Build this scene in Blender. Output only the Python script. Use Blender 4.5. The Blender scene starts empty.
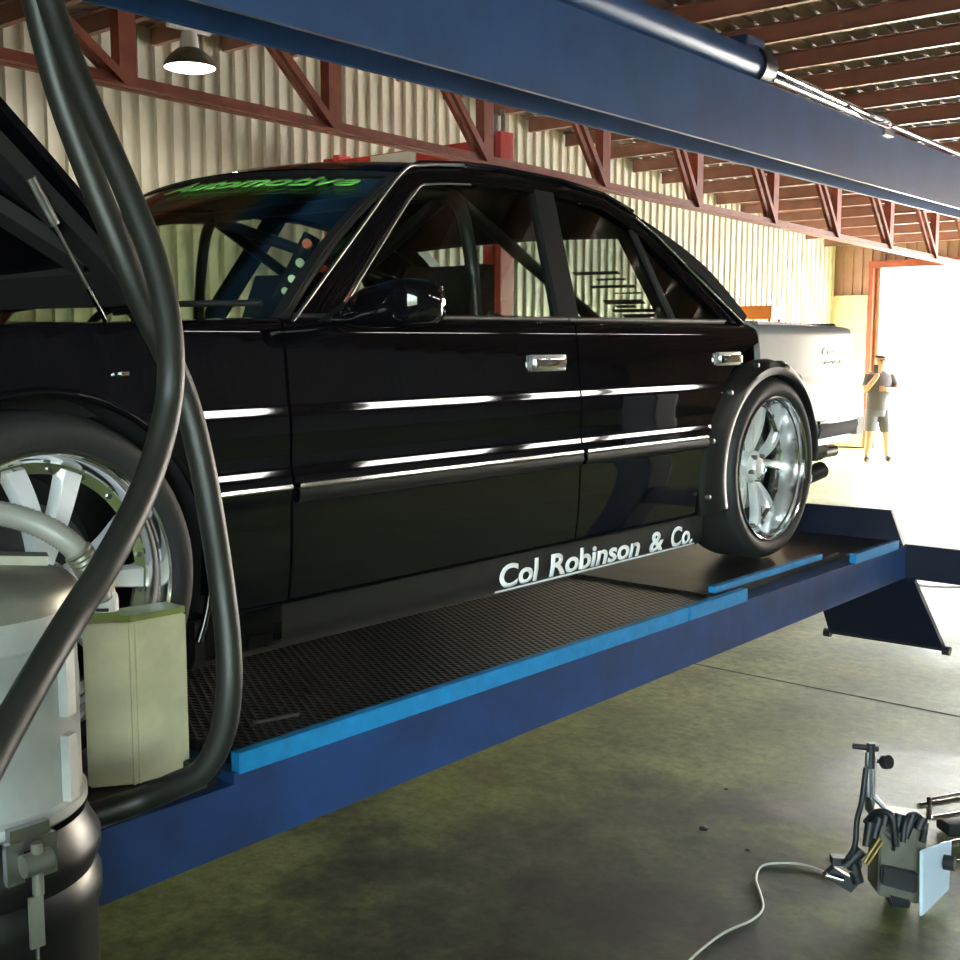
import bpy, bmesh, math, random
from mathutils import Vector, Matrix
random.seed(7)
C = bpy.context.scene.collection
PI = math.pi

# ------------------------------------------------------------------ camera
F = 1200.0; H = 1.95; PITCH = math.radians(6.65); YAW = math.radians(40.5)
cam = bpy.data.cameras.new('camera'); co = bpy.data.objects.new('camera', cam); C.objects.link(co)
cam.sensor_width = 36; cam.lens = 36 * F / 960; cam.clip_start = 0.02; cam.clip_end = 300
co.location = (0, 0, H); co.rotation_euler = (PI/2 - PITCH, 0, YAW)
bpy.context.scene.camera = co
FW = Vector((-math.sin(YAW)*math.cos(PITCH), math.cos(YAW)*math.cos(PITCH), -math.sin(PITCH)))
RT = Vector((math.cos(YAW), math.sin(YAW), 0)); UP = RT.cross(FW)

def at(x, y, d):
    """world point seen at x, y from the photographer's spot, d metres deep"""
    return Vector((0, 0, H)) + (FW + RT*((x-480)/F) - UP*((y-480)/F))*d

# ------------------------------------------------------------------ materials
def mat(name, col, rough=.5, metal=0, noise=0, nscale=8, bump=0, bscale=60, col2=None, coat=0, emit=0, spec=.5, fn=None):
    m = bpy.data.materials.new(name); m.use_nodes = True
    nt = m.node_tree; b = nt.nodes['Principled BSDF']
    b.inputs['Base Color'].default_value = (*col, 1); b.inputs['Roughness'].default_value = rough
    b.inputs['Metallic'].default_value = metal; b.inputs['Specular IOR Level'].default_value = spec
    if coat: b.inputs['Coat Weight'].default_value = coat; b.inputs['Coat Roughness'].default_value = .03
    tc = nt.nodes.new('ShaderNodeTexCoord')
    if noise or col2:
        n = nt.nodes.new('ShaderNodeTexNoise'); n.inputs['Scale'].default_value = nscale; n.inputs['Detail'].default_value = 6
        nt.links.new(tc.outputs['Object'], n.inputs['Vector'])
        r = nt.nodes.new('ShaderNodeValToRGB'); c2 = col2 or tuple(max(0, c*(1-noise)) for c in col)
        r.color_ramp.elements[0].position = .35; r.color_ramp.elements[1].position = .68
        r.color_ramp.elements[0].color = (*c2, 1); r.color_ramp.elements[1].color = (*col, 1)
        nt.links.new(n.outputs['Fac'], r.inputs['Fac']); nt.links.new(r.outputs['Color'], b.inputs['Base Color'])
    if bump:
        n2 = nt.nodes.new('ShaderNodeTexNoise'); n2.inputs['Scale'].default_value = bscale; n2.inputs['Detail'].default_value = 4
        nt.links.new(tc.outputs['Object'], n2.inputs['Vector'])
        bp = nt.nodes.new('ShaderNodeBump'); bp.inputs['Strength'].default_value = bump; bp.inputs['Distance'].default_value = .01
        nt.links.new(n2.outputs['Fac'], bp.inputs['Height']); nt.links.new(bp.outputs['Normal'], b.inputs['Normal'])
    if emit:
        b.inputs['Emission Color'].default_value = (*(emit[1] if isinstance(emit, tuple) else col), 1)
        b.inputs['Emission Strength'].default_value = emit[0] if isinstance(emit, tuple) else emit
    if fn: fn(nt, b, tc)
    return m

def glass(name, tint, refl=1.0):
    m = bpy.data.materials.new(name); m.use_nodes = True; nt = m.node_tree
    for n in list(nt.nodes): nt.nodes.remove(n)
    o = nt.nodes.new('ShaderNodeOutputMaterial'); t = nt.nodes.new('ShaderNodeBsdfTransparent'); g = nt.nodes.new('ShaderNodeBsdfGlossy')
    fr = nt.nodes.new('ShaderNodeFresnel'); fr.inputs['IOR'].default_value = 1.45
    ge = nt.nodes.new('ShaderNodeNewGeometry'); mr = nt.nodes.new('ShaderNodeMapRange'); mr.inputs[3].default_value = 1.45; mr.inputs[4].default_value = 1/1.45
    nt.links.new(ge.outputs['Backfacing'], mr.inputs[0]); nt.links.new(mr.outputs[0], fr.inputs['IOR']); mx = nt.nodes.new('ShaderNodeMixShader')
    t.inputs['Color'].default_value = (*tint, 1); g.inputs['Roughness'].default_value = .01
    g.inputs['Color'].default_value = (refl, refl, refl, 1)
    nt.links.new(fr.outputs[0], mx.inputs[0]); nt.links.new(t.outputs[0], mx.inputs[1]); nt.links.new(g.outputs[0], mx.inputs[2])
    nt.links.new(mx.outputs[0], o.inputs[0])
    return m

def floor_nodes(nt, b, tc):
    L = nt.links
    def noise(s, d=8, rough=.6):
        n = nt.nodes.new('ShaderNodeTexNoise'); n.inputs['Scale'].default_value = s; n.inputs['Detail'].default_value = d
        n.inputs['Roughness'].default_value = rough; L.new(tc.outputs['Object'], n.inputs['Vector']); return n
    def ramp(src, p0, c0, p1, c1):
        r = nt.nodes.new('ShaderNodeValToRGB'); r.color_ramp.elements[0].position = p0; r.color_ramp.elements[1].position = p1
        r.color_ramp.elements[0].color = (*c0, 1); r.color_ramp.elements[1].color = (*c1, 1); L.new(src, r.inputs['Fac']); return r
    big = noise(.55, 5); mid = noise(1.7, 7, .62); fine = noise(16, 10, .8)
    base = ramp(big.outputs['Fac'], .35, (.20, .235, .055), .65, (.29, .31, .12))
    stain = ramp(mid.outputs['Fac'], .30, (.30, .29, .30), .66, (1, 1, 1))
    fin = ramp(fine.outputs['Fac'], .36, (.30, .30, .29), .62, (1, 1, 1))
    m1 = nt.nodes.new('ShaderNodeMix'); m1.data_type = 'RGBA'; m1.blend_type = 'MULTIPLY'; m1.inputs[0].default_value = .8
    L.new(base.outputs[0], m1.inputs[6]); L.new(stain.outputs[0], m1.inputs[7])
    m2 = nt.nodes.new('ShaderNodeMix'); m2.data_type = 'RGBA'; m2.blend_type = 'MULTIPLY'; m2.inputs[0].default_value = .8
    L.new(m1.outputs[2], m2.inputs[6]); L.new(fin.outputs[0], m2.inputs[7])
    rr = nt.nodes.new('ShaderNodeMapRange'); rr.inputs[1].default_value = .35; rr.inputs[2].default_value = .65
    b.inputs['Specular IOR Level'].default_value = .3
    # dark bluish patches with a ragged edge; the last one wet and glossier
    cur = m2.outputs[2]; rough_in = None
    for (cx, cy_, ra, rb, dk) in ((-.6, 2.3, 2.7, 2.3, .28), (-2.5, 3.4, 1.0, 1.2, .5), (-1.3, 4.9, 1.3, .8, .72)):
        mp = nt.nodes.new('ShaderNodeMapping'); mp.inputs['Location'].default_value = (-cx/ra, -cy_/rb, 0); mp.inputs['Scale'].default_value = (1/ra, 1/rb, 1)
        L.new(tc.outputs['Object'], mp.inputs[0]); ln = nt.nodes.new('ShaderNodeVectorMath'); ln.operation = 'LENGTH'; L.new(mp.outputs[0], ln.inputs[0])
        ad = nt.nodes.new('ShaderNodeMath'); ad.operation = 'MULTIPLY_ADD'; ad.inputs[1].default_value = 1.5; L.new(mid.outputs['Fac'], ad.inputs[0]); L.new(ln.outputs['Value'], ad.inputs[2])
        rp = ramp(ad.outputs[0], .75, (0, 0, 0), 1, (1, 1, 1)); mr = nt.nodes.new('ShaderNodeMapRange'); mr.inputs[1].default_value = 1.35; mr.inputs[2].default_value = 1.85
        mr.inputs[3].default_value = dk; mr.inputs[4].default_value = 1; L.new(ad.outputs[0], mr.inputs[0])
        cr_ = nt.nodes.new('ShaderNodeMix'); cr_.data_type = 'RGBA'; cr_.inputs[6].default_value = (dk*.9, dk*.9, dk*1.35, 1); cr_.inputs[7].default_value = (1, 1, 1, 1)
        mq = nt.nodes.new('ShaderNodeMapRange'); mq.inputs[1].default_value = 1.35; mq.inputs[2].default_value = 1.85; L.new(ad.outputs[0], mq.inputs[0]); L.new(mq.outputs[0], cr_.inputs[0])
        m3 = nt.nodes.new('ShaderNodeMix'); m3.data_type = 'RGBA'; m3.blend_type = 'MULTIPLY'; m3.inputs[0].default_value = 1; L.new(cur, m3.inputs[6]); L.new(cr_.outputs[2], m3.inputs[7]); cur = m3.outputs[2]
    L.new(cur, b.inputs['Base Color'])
    mu = nt.nodes.new('ShaderNodeMath'); mu.operation = 'MULTIPLY'; L.new(rr.outputs[0], mu.inputs[0]); L.new(mr.outputs[0], mu.inputs[1]); L.new(mu.outputs[0], b.inputs['Roughness'])
    rr.inputs[3].default_value = .45; rr.inputs[4].default_value = .7; L.new(big.outputs['Fac'], rr.inputs[0]); b.inputs['Specular IOR Level'].default_value = .22
    bp = nt.nodes.new('ShaderNodeBump'); bp.inputs['Strength'].default_value = .25; bp.inputs['Distance'].default_value = .01
    L.new(fine.outputs['Fac'], bp.inputs['Height']); L.new(bp.outputs[0], b.inputs['Normal'])

def deck_nodes(nt, b, tc):
    # diamond tread pressed into the steel
    L = nt.links; hs = []
    for a in (.5, -.5):
        mp = nt.nodes.new('ShaderNodeMapping'); mp.inputs['Rotation'].default_value = (0, 0, a)
        w = nt.nodes.new('ShaderNodeTexWave'); w.inputs['Scale'].default_value = 17; w.wave_profile = 'SIN'; w.bands_direction = 'Y'
        L.new(tc.outputs['Object'], mp.inputs[0]); L.new(mp.outputs[0], w.inputs[0]); hs.append(w)
    mx = nt.nodes.new('ShaderNodeMath'); mx.operation = 'MAXIMUM'; L.new(hs[0].outputs['Fac'], mx.inputs[0]); L.new(hs[1].outputs['Fac'], mx.inputs[1])
    r = nt.nodes.new('ShaderNodeValToRGB'); r.color_ramp.elements[0].position = .6; r.color_ramp.elements[1].position = .95
    r.color_ramp.elements[0].color = (.003, .003, .003, 1); r.color_ramp.elements[1].color = (.028, .028, .028, 1)
    L.new(mx.outputs[0], r.inputs[0]); L.new(r.outputs[0], b.inputs['Base Color'])
    bp = nt.nodes.new('ShaderNodeBump'); bp.inputs['Strength'].default_value = .9; bp.inputs['Distance'].default_value = .008
    L.new(mx.outputs[0], bp.inputs['Height']); L.new(bp.outputs[0], b.inputs['Normal'])

M = dict(
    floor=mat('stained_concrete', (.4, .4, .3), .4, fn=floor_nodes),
    joint=mat('floor_joint', (.03, .03, .025), .9),
    apron=mat('outdoor_concrete', (.62, .60, .56), .9, noise=.15, nscale=2),
    wall=mat('cream_wall_sheet', (.64, .60, .49), .36, noise=.12, nscale=3),
    dwall=mat('dark_wall_sheet', (.05, .045, .04), .7),
    farwall=mat('brown_wall_sheet', (.42, .26, .18), .6, noise=.2, nscale=3),
    roof=mat('brown_roof_sheet', (.21, .15, .125), .55, noise=.25, nscale=3),
    purlin=mat('red_brown_purlin', (.28, .13, .095), .45, noise=.2, nscale=5),
    truss=mat('red_oxide_paint', (.34, .075, .035), .5, noise=.35, nscale=9),
    black=mat('black_paint', (.003, .003, .0045), .035),
    blackm=mat('satin_black', (.008, .008, .008), .38),
    trimb=mat('black_trim_rubber', (.012, .012, .012), .5),
    inner=mat('dark_cabin', (.006, .006, .006), .8),
    silver=mat('silver_paint', (.25, .25, .265), .42, metal=.2, coat=.15),
    chrome=mat('chrome', (.8, .8, .8), .09, metal=1),
    pol=mat('polished_rim', (.83, .83, .84), .13, metal=1),
    spoke=mat('silver_spoke', (.95, .95, .95), .34, metal=.55),
    steel=mat('dull_steel', (.42, .42, .42), .35, metal=1, noise=.3, nscale=20),
    disc=mat('brake_steel', (.17, .17, .17), .4, metal=1),
    tyre=mat('tyre_rubber', (.014, .014, .014), .62, bump=.1, bscale=120),
    navy=mat('navy_hoist_paint', (.008, .040, .140), .55, noise=.45, nscale=7, bump=.06, bscale=20),
    light=mat('light_blue_stripe', (.004, .21, .47), .5, noise=.25, nscale=24),
    dnavy=mat('dark_navy_plate', (.006, .008, .022), .4, noise=.3, nscale=9),
    beam=mat('blue_beam_paint', (.03, .10, .27), .3, noise=.25, nscale=3.5, bump=.05, bscale=14),
    deck=mat('black_tread_deck', (.01, .01, .01), .35, metal=.3, fn=deck_nodes),
    deckr=mat('worn_deck_plate', (.05, .045, .04), .35, metal=.5, noise=.6, nscale=9),
    gstrip=mat('grey_bumper_rubber', (.045, .045, .05), .8),
    hose=mat('black_rubber_hose', (.013, .013, .010), .46, bump=.05, bscale=60),
    ghose=mat('grey_hose', (.20, .19, .16), .45),
    can=mat('brushed_canister', (.50, .50, .47), .42, metal=.55, noise=.3, nscale=8),
    canlid=mat('pewter_lid', (.25, .24, .19), .4, metal=.6, noise=.4, nscale=10),
    cream=mat('cream_tin', (.74, .67, .43), .45, noise=.28, nscale=9),
    olive=mat('olive_tin_top', (.26, .30, .09), .45, noise=.3, nscale=14),
    white=mat('white_plastic', (.78, .78, .76), .4),
    wpaint=mat('white_vinyl', (.95, .95, .95), .8, emit=0),
    green=mat('green_vinyl', (.20, .62, .13), .5),
    red=mat('red_hoist_paint', (.62, .03, .02), .4, noise=.2, nscale=6),
    drum=mat('black_drum', (.004, .004, .004), .33),
    pale=mat('pale_green_paint', (.50, .60, .38), .3, coat=.5),
    cblue=mat('blue_paint', (.01, .08, .40), .3, coat=.5),
    orange=mat('orange_plastic', (.75, .22, .02), .5),
    brass=mat('brass_fitting', (.5, .36, .12), .35, metal=1),
    tan=mat('tan_cast_metal', (.17, .155, .11), .4, metal=.4, noise=.3, nscale=14),
    wplate=mat('bluish_white_plate', (.60, .68, .72), .35),
    cable=mat('pale_cable', (.55, .53, .45), .5),
    skin=mat('skin', (.50, .28, .20), .6), hair=mat('dark_hair', (.02, .015, .01), .7),
    shirt=mat('dark_grey_shirt', (.09, .085, .10), .85), shorts=mat('grey_shorts', (.13, .13, .17), .85), shoe=mat('black_shoe', (.02, .02, .02), .6),
    tube=mat('lit_tube', (1, 1, 1), .4, emit=(22, (1, .98, .93))),
    lamp=mat('lamp_glow', (1, 1, .9), .4, emit=(45, (1, .97, .80))),
    skyl=mat('lit_roof_sheet', (.9, .9, .85), .5, emit=(5, (.97, 1, .90))),
    taill=mat('red_lens', (.4, .01, .01), .15), amber=mat('amber_lens', (.8, .25, .02), .2),
    dot=mat('gauge_white', (.75, .75, .72), .4), rdot=mat('gauge_red', (.8, .10, .05), .4),
    wscreen=glass('green_windscreen_glass', (.86, .93, .80)), side=glass('grey_side_glass', (.80, .85, .82)), clear=glass('clear_glass', (.85, .9, .87)),
)

# ------------------------------------------------------------------ mesh helpers
def root_off(p):
    while p.parent: p = p.parent
    return Vector(p.location)

def link(name, bm, m, parent=None, smooth=None, off=True):
    me = bpy.data.meshes.new(name)
    bmesh.ops.recalc_face_normals(bm, faces=bm.faces)
    if parent is not None and off:
        bmesh.ops.translate(bm, verts=bm.verts, vec=-root_off(parent))
    bm.to_mesh(me); bm.free()
    for mm in (m if isinstance(m, list) else [m]): me.materials.append(mm)
    if smooth is not None:
        me.shade_smooth(); me.set_sharp_from_angle(angle=math.radians(smooth))
    o = bpy.data.objects.new(name, me); C.objects.link(o)
    if parent is not None: o.parent = parent
    return o

def thing(name, label, cat, loc=(0, 0, 0), group=None):
    o = bpy.data.objects.new(name, None); C.objects.link(o); o.location = loc; o.empty_display_size = .1
    o['label'] = label; o['category'] = cat
    if group: o['group'] = group
    return o

def tag(o, label, cat, group=None):
    o['label'] = label; o['category'] = cat
    if group: o['group'] = group
    return o

def struct(o): o['kind'] = 'structure'; return o

def BM(): return bmesh.new()

def box(bm, x0, x1, y0, y1, z0, z1, bev=0, mtx=None):
    r = bmesh.ops.create_cube(bm, size=1); vs = r['verts']
    bmesh.ops.scale(bm, vec=(abs(x1-x0), abs(y1-y0), abs(z1-z0)), verts=vs)
    bmesh.ops.translate(bm, vec=((x0+x1)/2, (y0+y1)/2, (z0+z1)/2), verts=vs)
    if bev:
        es = list({e for v in vs for e in v.link_edges})
        rr = bmesh.ops.bevel(bm, geom=es, offset=bev, segments=2, affect='EDGES', profile=.7)
        vs = [v for v in rr['verts']] if mtx is not None else vs
    if mtx is not None: bmesh.ops.transform(bm, matrix=mtx, verts=list({v for v in vs}))
    return vs

def frame(d, ref=Vector((0, 0, 1))):
    d = d.normalized()
    if abs(d.dot(ref)) > .98: ref = Vector((1, 0, 0))
    a = d.cross(ref).normalized(); b = a.cross(d).normalized()
    return a, b

def tube(bm, pts, r, seg=12, cap=True):
    pts = [Vector(p) for p in pts]; n = len(pts)
    rs = r if isinstance(r, (list, tuple)) else [r]*n
    rings = []; a = None
    for i, p in enumerate(pts):
        d = (pts[min(i+1, n-1)] - pts[max(i-1, 0)]).normalized()
        if a is None: a, b = frame(d)
        else:
            a = (a - d*a.dot(d)).normalized(); b = a.cross(d).normalized()
        rings.append([bm.verts.new(p + (a*math.cos(2*PI*k/seg) + b*math.sin(2*PI*k/seg))*rs[i]) for k in range(seg)])
    for i in range(n-1):
        for k in range(seg):
            bm.faces.new((rings[i][k], rings[i][(k+1) % seg], rings[i+1][(k+1) % seg], rings[i+1][k]))
    if cap:
        bm.faces.new(rings[0]); bm.faces.new(rings[-1])
    return rings

def bar(bm, p0, p1, w, h, ref=Vector((0, 0, 1))):
    """rectangular bar from p0 to p1; h along ref, w across"""
    p0 = Vector(p0); p1 = Vector(p1); a, b = frame(p1-p0, Vector(ref))
    v = [bm.verts.new(p + a*sx*w/2 + b*sy*h/2) for p in (p0, p1) for sx, sy in ((-1, -1), (1, -1), (1, 1), (-1, 1))]
    for f in ((0, 1, 2, 3), (7, 6, 5, 4), (0, 4, 5, 1), (1, 5, 6, 2), (2, 6, 7, 3), (3, 7, 4, 0)):
        bm.faces.new([v[i] for i in f])

def spline(pts, n=8):
    P = [Vector(p) for p in pts]; out = []
    for i in range(len(P)-1):
        p0 = P[max(i-1, 0)]; p1 = P[i]; p2 = P[i+1]; p3 = P[min(i+2, len(P)-1)]
        for k in range(n):
            t = k/n
            out.append(.5*((2*p1) + (-p0+p2)*t + (2*p0-5*p1+4*p2-p3)*t*t + (-p0+3*p1-3*p2+p3)*t**3))
    out.append(P[-1]); return out

def lathe(bm, prof, c=(0, 0, 0), axis='z', seg=40, close=False):
    """prof: (along axis, radius)"""
    c = Vector(c); rings = []
    for (h, r) in prof:
        ring = []
        for k in range(seg):
            t = 2*PI*k/seg; ca, sa = math.cos(t)*r, math.sin(t)*r
            v = {'z': Vector((ca, sa, h)), 'x': Vector((h, ca, sa)), 'y': Vector((sa, h, ca))}[axis]
            ring.append(bm.verts.new(c+v))
        rings.append(ring)
    n = len(rings)
    for i in range(n if close else n-1):
        for k in range(seg):
            bm.faces.new((rings[i][k], rings[i][(k+1) % seg], rings[(i+1) % n][(k+1) % seg], rings[(i+1) % n][k]))
    if not close:
        if prof[0][1] > 1e-4: bm.faces.new(rings[0])
        if prof[-1][1] > 1e-4: bm.faces.new(rings[-1])
    return rings

def shell(bm, g, off, close=True):
    """grid g[i][j] of points thickened by vector off (or by function of the point)"""
    ni, nj = len(g), len(g[0]); f = off if callable(off) else (lambda p: Vector(off))
    A = [[bm.verts.new(p) for p in r] for r in g]; B = [[bm.verts.new(Vector(p)+f(Vector(p))) for p in r] for r in g]
    for i in range(ni-1):
        for j in range(nj-1):
            bm.faces.new((A[i][j], A[i+1][j], A[i+1][j+1], A[i][j+1])); bm.faces.new((B[i][j], B[i][j+1], B[i+1][j+1], B[i+1][j]))
    for i in range(ni-1):
        bm.faces.new((A[i][0], B[i][0], B[i+1][0], A[i+1][0])); bm.faces.new((A[i][-1], A[i+1][-1], B[i+1][-1], B[i][-1]))
    for j in range(nj-1):
        bm.faces.new((A[0][j], A[0][j+1], B[0][j+1], B[0][j])); bm.faces.new((A[-1][j], B[-1][j], B[-1][j+1], A[-1][j+1]))

def prism(bm, poly, off):
    a = [bm.verts.new(Vector(p)) for p in poly]; b = [bm.verts.new(Vector(p)+Vector(off)) for p in poly]; n = len(a)
    bm.faces.new(a); bm.faces.new(b[::-1])
    for i in range(n): bm.faces.new((a[i], a[(i+1) % n], b[(i+1) % n], b[i]))

def letters(name, s, size, fmap, m, parent, shear=0, bold=0, sx=1, depth=.0015):
    cu = bpy.data.curves.new(name, 'FONT'); cu.body = s; cu.size = size; cu.shear = shear; cu.offset = bold; cu.resolution_u = 4
    t = bpy.data.objects.new(name, cu); C.objects.link(t)
    dg = bpy.context.evaluated_depsgraph_get(); dg.update()
    me = bpy.data.meshes.new_from_object(t.evaluated_get(dg)); C.objects.unlink(t); bpy.data.objects.remove(t)
    bm = BM(); bm.from_mesh(me); bpy.data.meshes.remove(me)
    w = max(v.co.x for v in bm.verts)
    bmesh.ops.subdivide_edges(bm, edges=[e for e in bm.edges if e.calc_length() > .03], cuts=1)
    r = bmesh.ops.extrude_face_region(bm, geom=list(bm.faces)); top = {v for v in r['geom'] if isinstance(v, bmesh.types.BMVert)}
    for v in bm.verts: v.co = fmap(v.co.x/w, v.co.y, depth if v in top else 0)
    return link(name, bm, m, parent)

def spl2(pts): return [(p.x, p.y) for p in spline([(a, b, 0) for a, b in pts], 5)]

# ------------------------------------------------------------------ building
XW = -9.5; YF = 21.1; YB = -3.1; XR = 10.0
def zroof(y): return 4.83 - .105*abs(y-9)
def ribs(a, b, pitch, d):
    out = []; t = a
    while t < b:
        out += [(t, 0), (t+pitch*.74, 0), (t+pitch*.80, d), (t+pitch*.94, d)]; t += pitch
    out.append((b, 0)); return out

def ribwall(name, pts_fn, a, b, zt, m, pitch=.18, d=.034, z0=0):
    bm = BM(); pr = ribs(a, b, pitch, d)
    lo = [bm.verts.new(pts_fn(t, h, z0(t) if callable(z0) else z0)) for t, h in pr]; hi = [bm.verts.new(pts_fn(t, h, zt(t))) for t, h in pr]
    for i in range(len(pr)-1): bm.faces.new((lo[i], lo[i+1], hi[i+1], hi[i]))
    return struct(link(name, bm, m))

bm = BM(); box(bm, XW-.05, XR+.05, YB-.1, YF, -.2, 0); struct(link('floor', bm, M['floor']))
bm = BM(); box(bm, -40, 40, YF, 70, -.25, -.01); struct(link('trim_1', bm, M['apron']))
bm = BM()
for (x0, x1, y0, y1) in ((XW, XR, 6.235, 6.25), (XW, XR, 13.2, 13.212), (-4.9, -4.888, 0, YF), (XW, XR, 1.0, 1.01)):
    box(bm, x0, x1, y0, y1, -.01, .0015)
struct(link('trim_2', bm, M['joint']))
zw = lambda t: zroof(t)+.185
ribwall('wall_left', lambda t, h, z: Vector((XW+h, t, z)), YB, YF, zw, M['wall'])
ribwall('wall_right', lambda t, h, z: Vector((XR-h, t, z)), YB, YF, zw, M['dwall'], d=.006)
BX0, BX1, BZ0, BZ1 = .4, 8.6, 1.5, 3.7  # window opening added in the unseen back wall as soft frontal fill
wb = lambda nm, a, b, z0, z1: ribwall(nm, lambda t, h, z: Vector((t, YB+h, z)), a, b, lambda t: z1, M['dwall'], z0=z0)
wb('wall_back', XW, BX0, 0, zw(YB)); wb('wall_back_right', BX1, XR, 0, zw(YB)); wb('wall_back_sill', BX0, BX1, 0, BZ0); wb('wall_back_head', BX0, BX1, BZ1, zw(YB))
bm = BM()
for x in (BX0, BX0+1.9, BX0+3.8, BX0+5.7, BX1): box(bm, x-.03, x+.03, YB-.04, YB+.04, BZ0, BZ1)
for z in (BZ0, BZ1): box(bm, BX0-.03, BX1+.03, YB-.04, YB+.04, z-.03, z+.03)
wf = struct(link('fill_window_1', bm, M['blackm']))
bm = BM(); box(bm, BX0, BX1, YB-.005, YB+.005, BZ0, BZ1); link('fill_window_pane', bm, M['clear'], wf)
OX0, OX1, OZ = -8.72, 2.6, 3.22
ribwall('wall_front', lambda t, h, z: Vector((t, YF-h, z)), XW, OX0, lambda t: zw(YF), M['farwall'])
ribwall('wall_front_right', lambda t, h, z: Vector((t, YF-h, z)), OX1, XR, lambda t: zw(YF), M['farwall'])
ribwall('wall_front_lintel', lambda t, h, z: Vector((t, YF-h, z)), OX0, OX1, lambda t: zw(YF), M['farwall'], z0=OZ)
bm = BM()
box(bm, OX0-.08, OX0, YF-.12, YF, 0, OZ); box(bm, OX1, OX1+.08, YF-.12, YF, 0, OZ); box(bm, OX0-.08, OX1+.08, YF-.14, YF-.02, OZ, OZ+.12)
struct(link('door_1', bm, M['truss']))
bm = BM(); box(bm, XW, OX0-.1, YF-.10, YF-.045, .02, 2.75); struct(link('trim_3', bm, M['cream']))
# roof sheets with purlins below
bm = BM(); pr = ribs(XW, XR, .2, .02)
for (ya, yb) in ((YB-.2, 9), (9, YF+.2)):
    A = [bm.verts.new((t, ya, zroof(ya)+.17+h)) for t, h in pr]; B = [bm.verts.new((t, yb, zroof(yb)+.17+h)) for t, h in pr]
    for i in range(len(pr)-1): bm.faces.new((A[i], A[i+1], B[i+1], B[i]))
ceil = struct(link('ceiling', bm, M['roof']))
y = YB+.3
while y < YF-.1:
    bm = BM(); z = zroof(y)
    bar(bm, (XW+.02, y, z+.085), (XR-.02, y, z+.085), .02, .15)
    box(bm, XW+.02, XR-.02, y-.01, y+.055, z, z+.018); box(bm, XW+.02, XR-.02, y-.055, y+.01, z+.145, z+.16)
    link('purlin', bm, M['purlin'], ceil); y += .78

# strip lamps over the open bays on the photographer's right
for (y0, y1) in ((6.1, 7.2), (8.5, 10.4), (11.2, 12.5), (12.9, 14.9)):
    tx, tz, ty = 4.55, 4.05, (y0+y1)/2
    t = thing('strip_lamp', 'long white strip lamp hanging over the empty bay beside the hoist', 'ceiling lamp', (tx, ty, tz), 'strip lamps over the empty bay')
    bm = BM(); box(bm, tx-.20, tx+.20, y0, y1, tz, tz+.07, .008); link('housing', bm, M['white'], t)
    bm = BM(); box(bm, tx-.18, tx+.18, y0+.02, y1-.02, tz-.02, tz-.002, .004); link('diffuser', bm, M['tube'], t)
    for sy in (y0+.2, y1-.2):
        bm = BM(); tube(bm, [(tx, sy, tz+.06), (tx, sy, zroof(sy)+.1)], .006, 6); link('hanger', bm, M['steel'], t)

# truss
XT = -6.0
def zch(y): return 3.46 - .0265*y
tr = thing('roof_truss', 'red oxide steel roof truss of angle bars below the brown purlins', 'truss', (XT, 9, zch(9)))
for nm, dz0, x in (('bottom_chord', 0, XT),):
    for s in (-1, 1):
        bm = BM(); bar(bm, (x+s*.04, YB, zch(YB)), (x+s*.04, YF-.15, zch(YF)), .055, .012); bar(bm, (x+s*.016, YB, zch(YB)+.03), (x+s*.016, YF-.15, zch(YF)+.03), .008, .07)
        link(nm, bm, M['truss'], tr)
bm = BM()
for ya, yb in ((YB, 9), (9, YF-.15)): bar(bm, (XT, ya, zroof(ya)-.04), (XT, yb, zroof(yb)-.04), .08, .07)
link('top_chord', bm, M['truss'], tr)
y = 5.54-1.56*5
while y < YF-1:
    zt = zroof(y)-.05
    if zt - zch(y) > .15:
        bm = BM(); bar(bm, (XT+.02, y, zch(y)+.02), (XT+.02, y, zt), .008, .11, (0, 1, 0)); bar(bm, (XT-.02, y-.05, zch(y)+.02), (XT-.02, y-.05, zt), .08, .008, (0, 1, 0)); link('vertical_web', bm, M['truss'], tr)
        yp = y-1.05
        if yp > YB:
            bm = BM()
            for s in (-1, 1): bar(bm, (XT+s*.035, y-.03, zch(y)+.03), (XT+s*.035, yp, zroof(yp)-.06), .035, .05)
            link('diagonal_web', bm, M['truss'], tr)
    y += 1.56

# bell lamp
lp = at(190, 68, 9.5)
t = thing('high_bay_lamp', 'lit bell shaped warehouse lamp hanging below the roof by the cream wall', 'lamp', lp)
bm = BM(); rings = lathe(bm, [(0, .205), (.03, .20), (.09, .16), (.14, .10), (.15, .07), (.145, .06), (.12, .10), (.05, .17), (.0, .198)], lp, close=True, seg=40); link('shade', bm, M['canlid'], t, 50)
bm = BM(); lathe(bm, [(-.035, .0), (-.03, .08), (-.012, .16), (0, .192), (.004, .192), (.004, 0)], lp, seg=32); link('lens', bm, M['lamp'], t, 60)
bm = BM(); lathe(bm, [(.14, .07), (.17, .075), (.27, .06), (.28, .03), (.28, 0)], lp, seg=24); link('ballast', bm, M['white'], t, 40)
bm = BM(); box(bm, lp.x-.02, lp.x+.02, lp.y-.2, lp.y+.2, lp.z+.28, lp.z+.31); tube(bm, [(lp.x, lp.y, lp.z+.30), (lp.x, lp.y, zroof(lp.y)+.02)], .012, 8); link('bracket', bm, M['white'], t)

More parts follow.
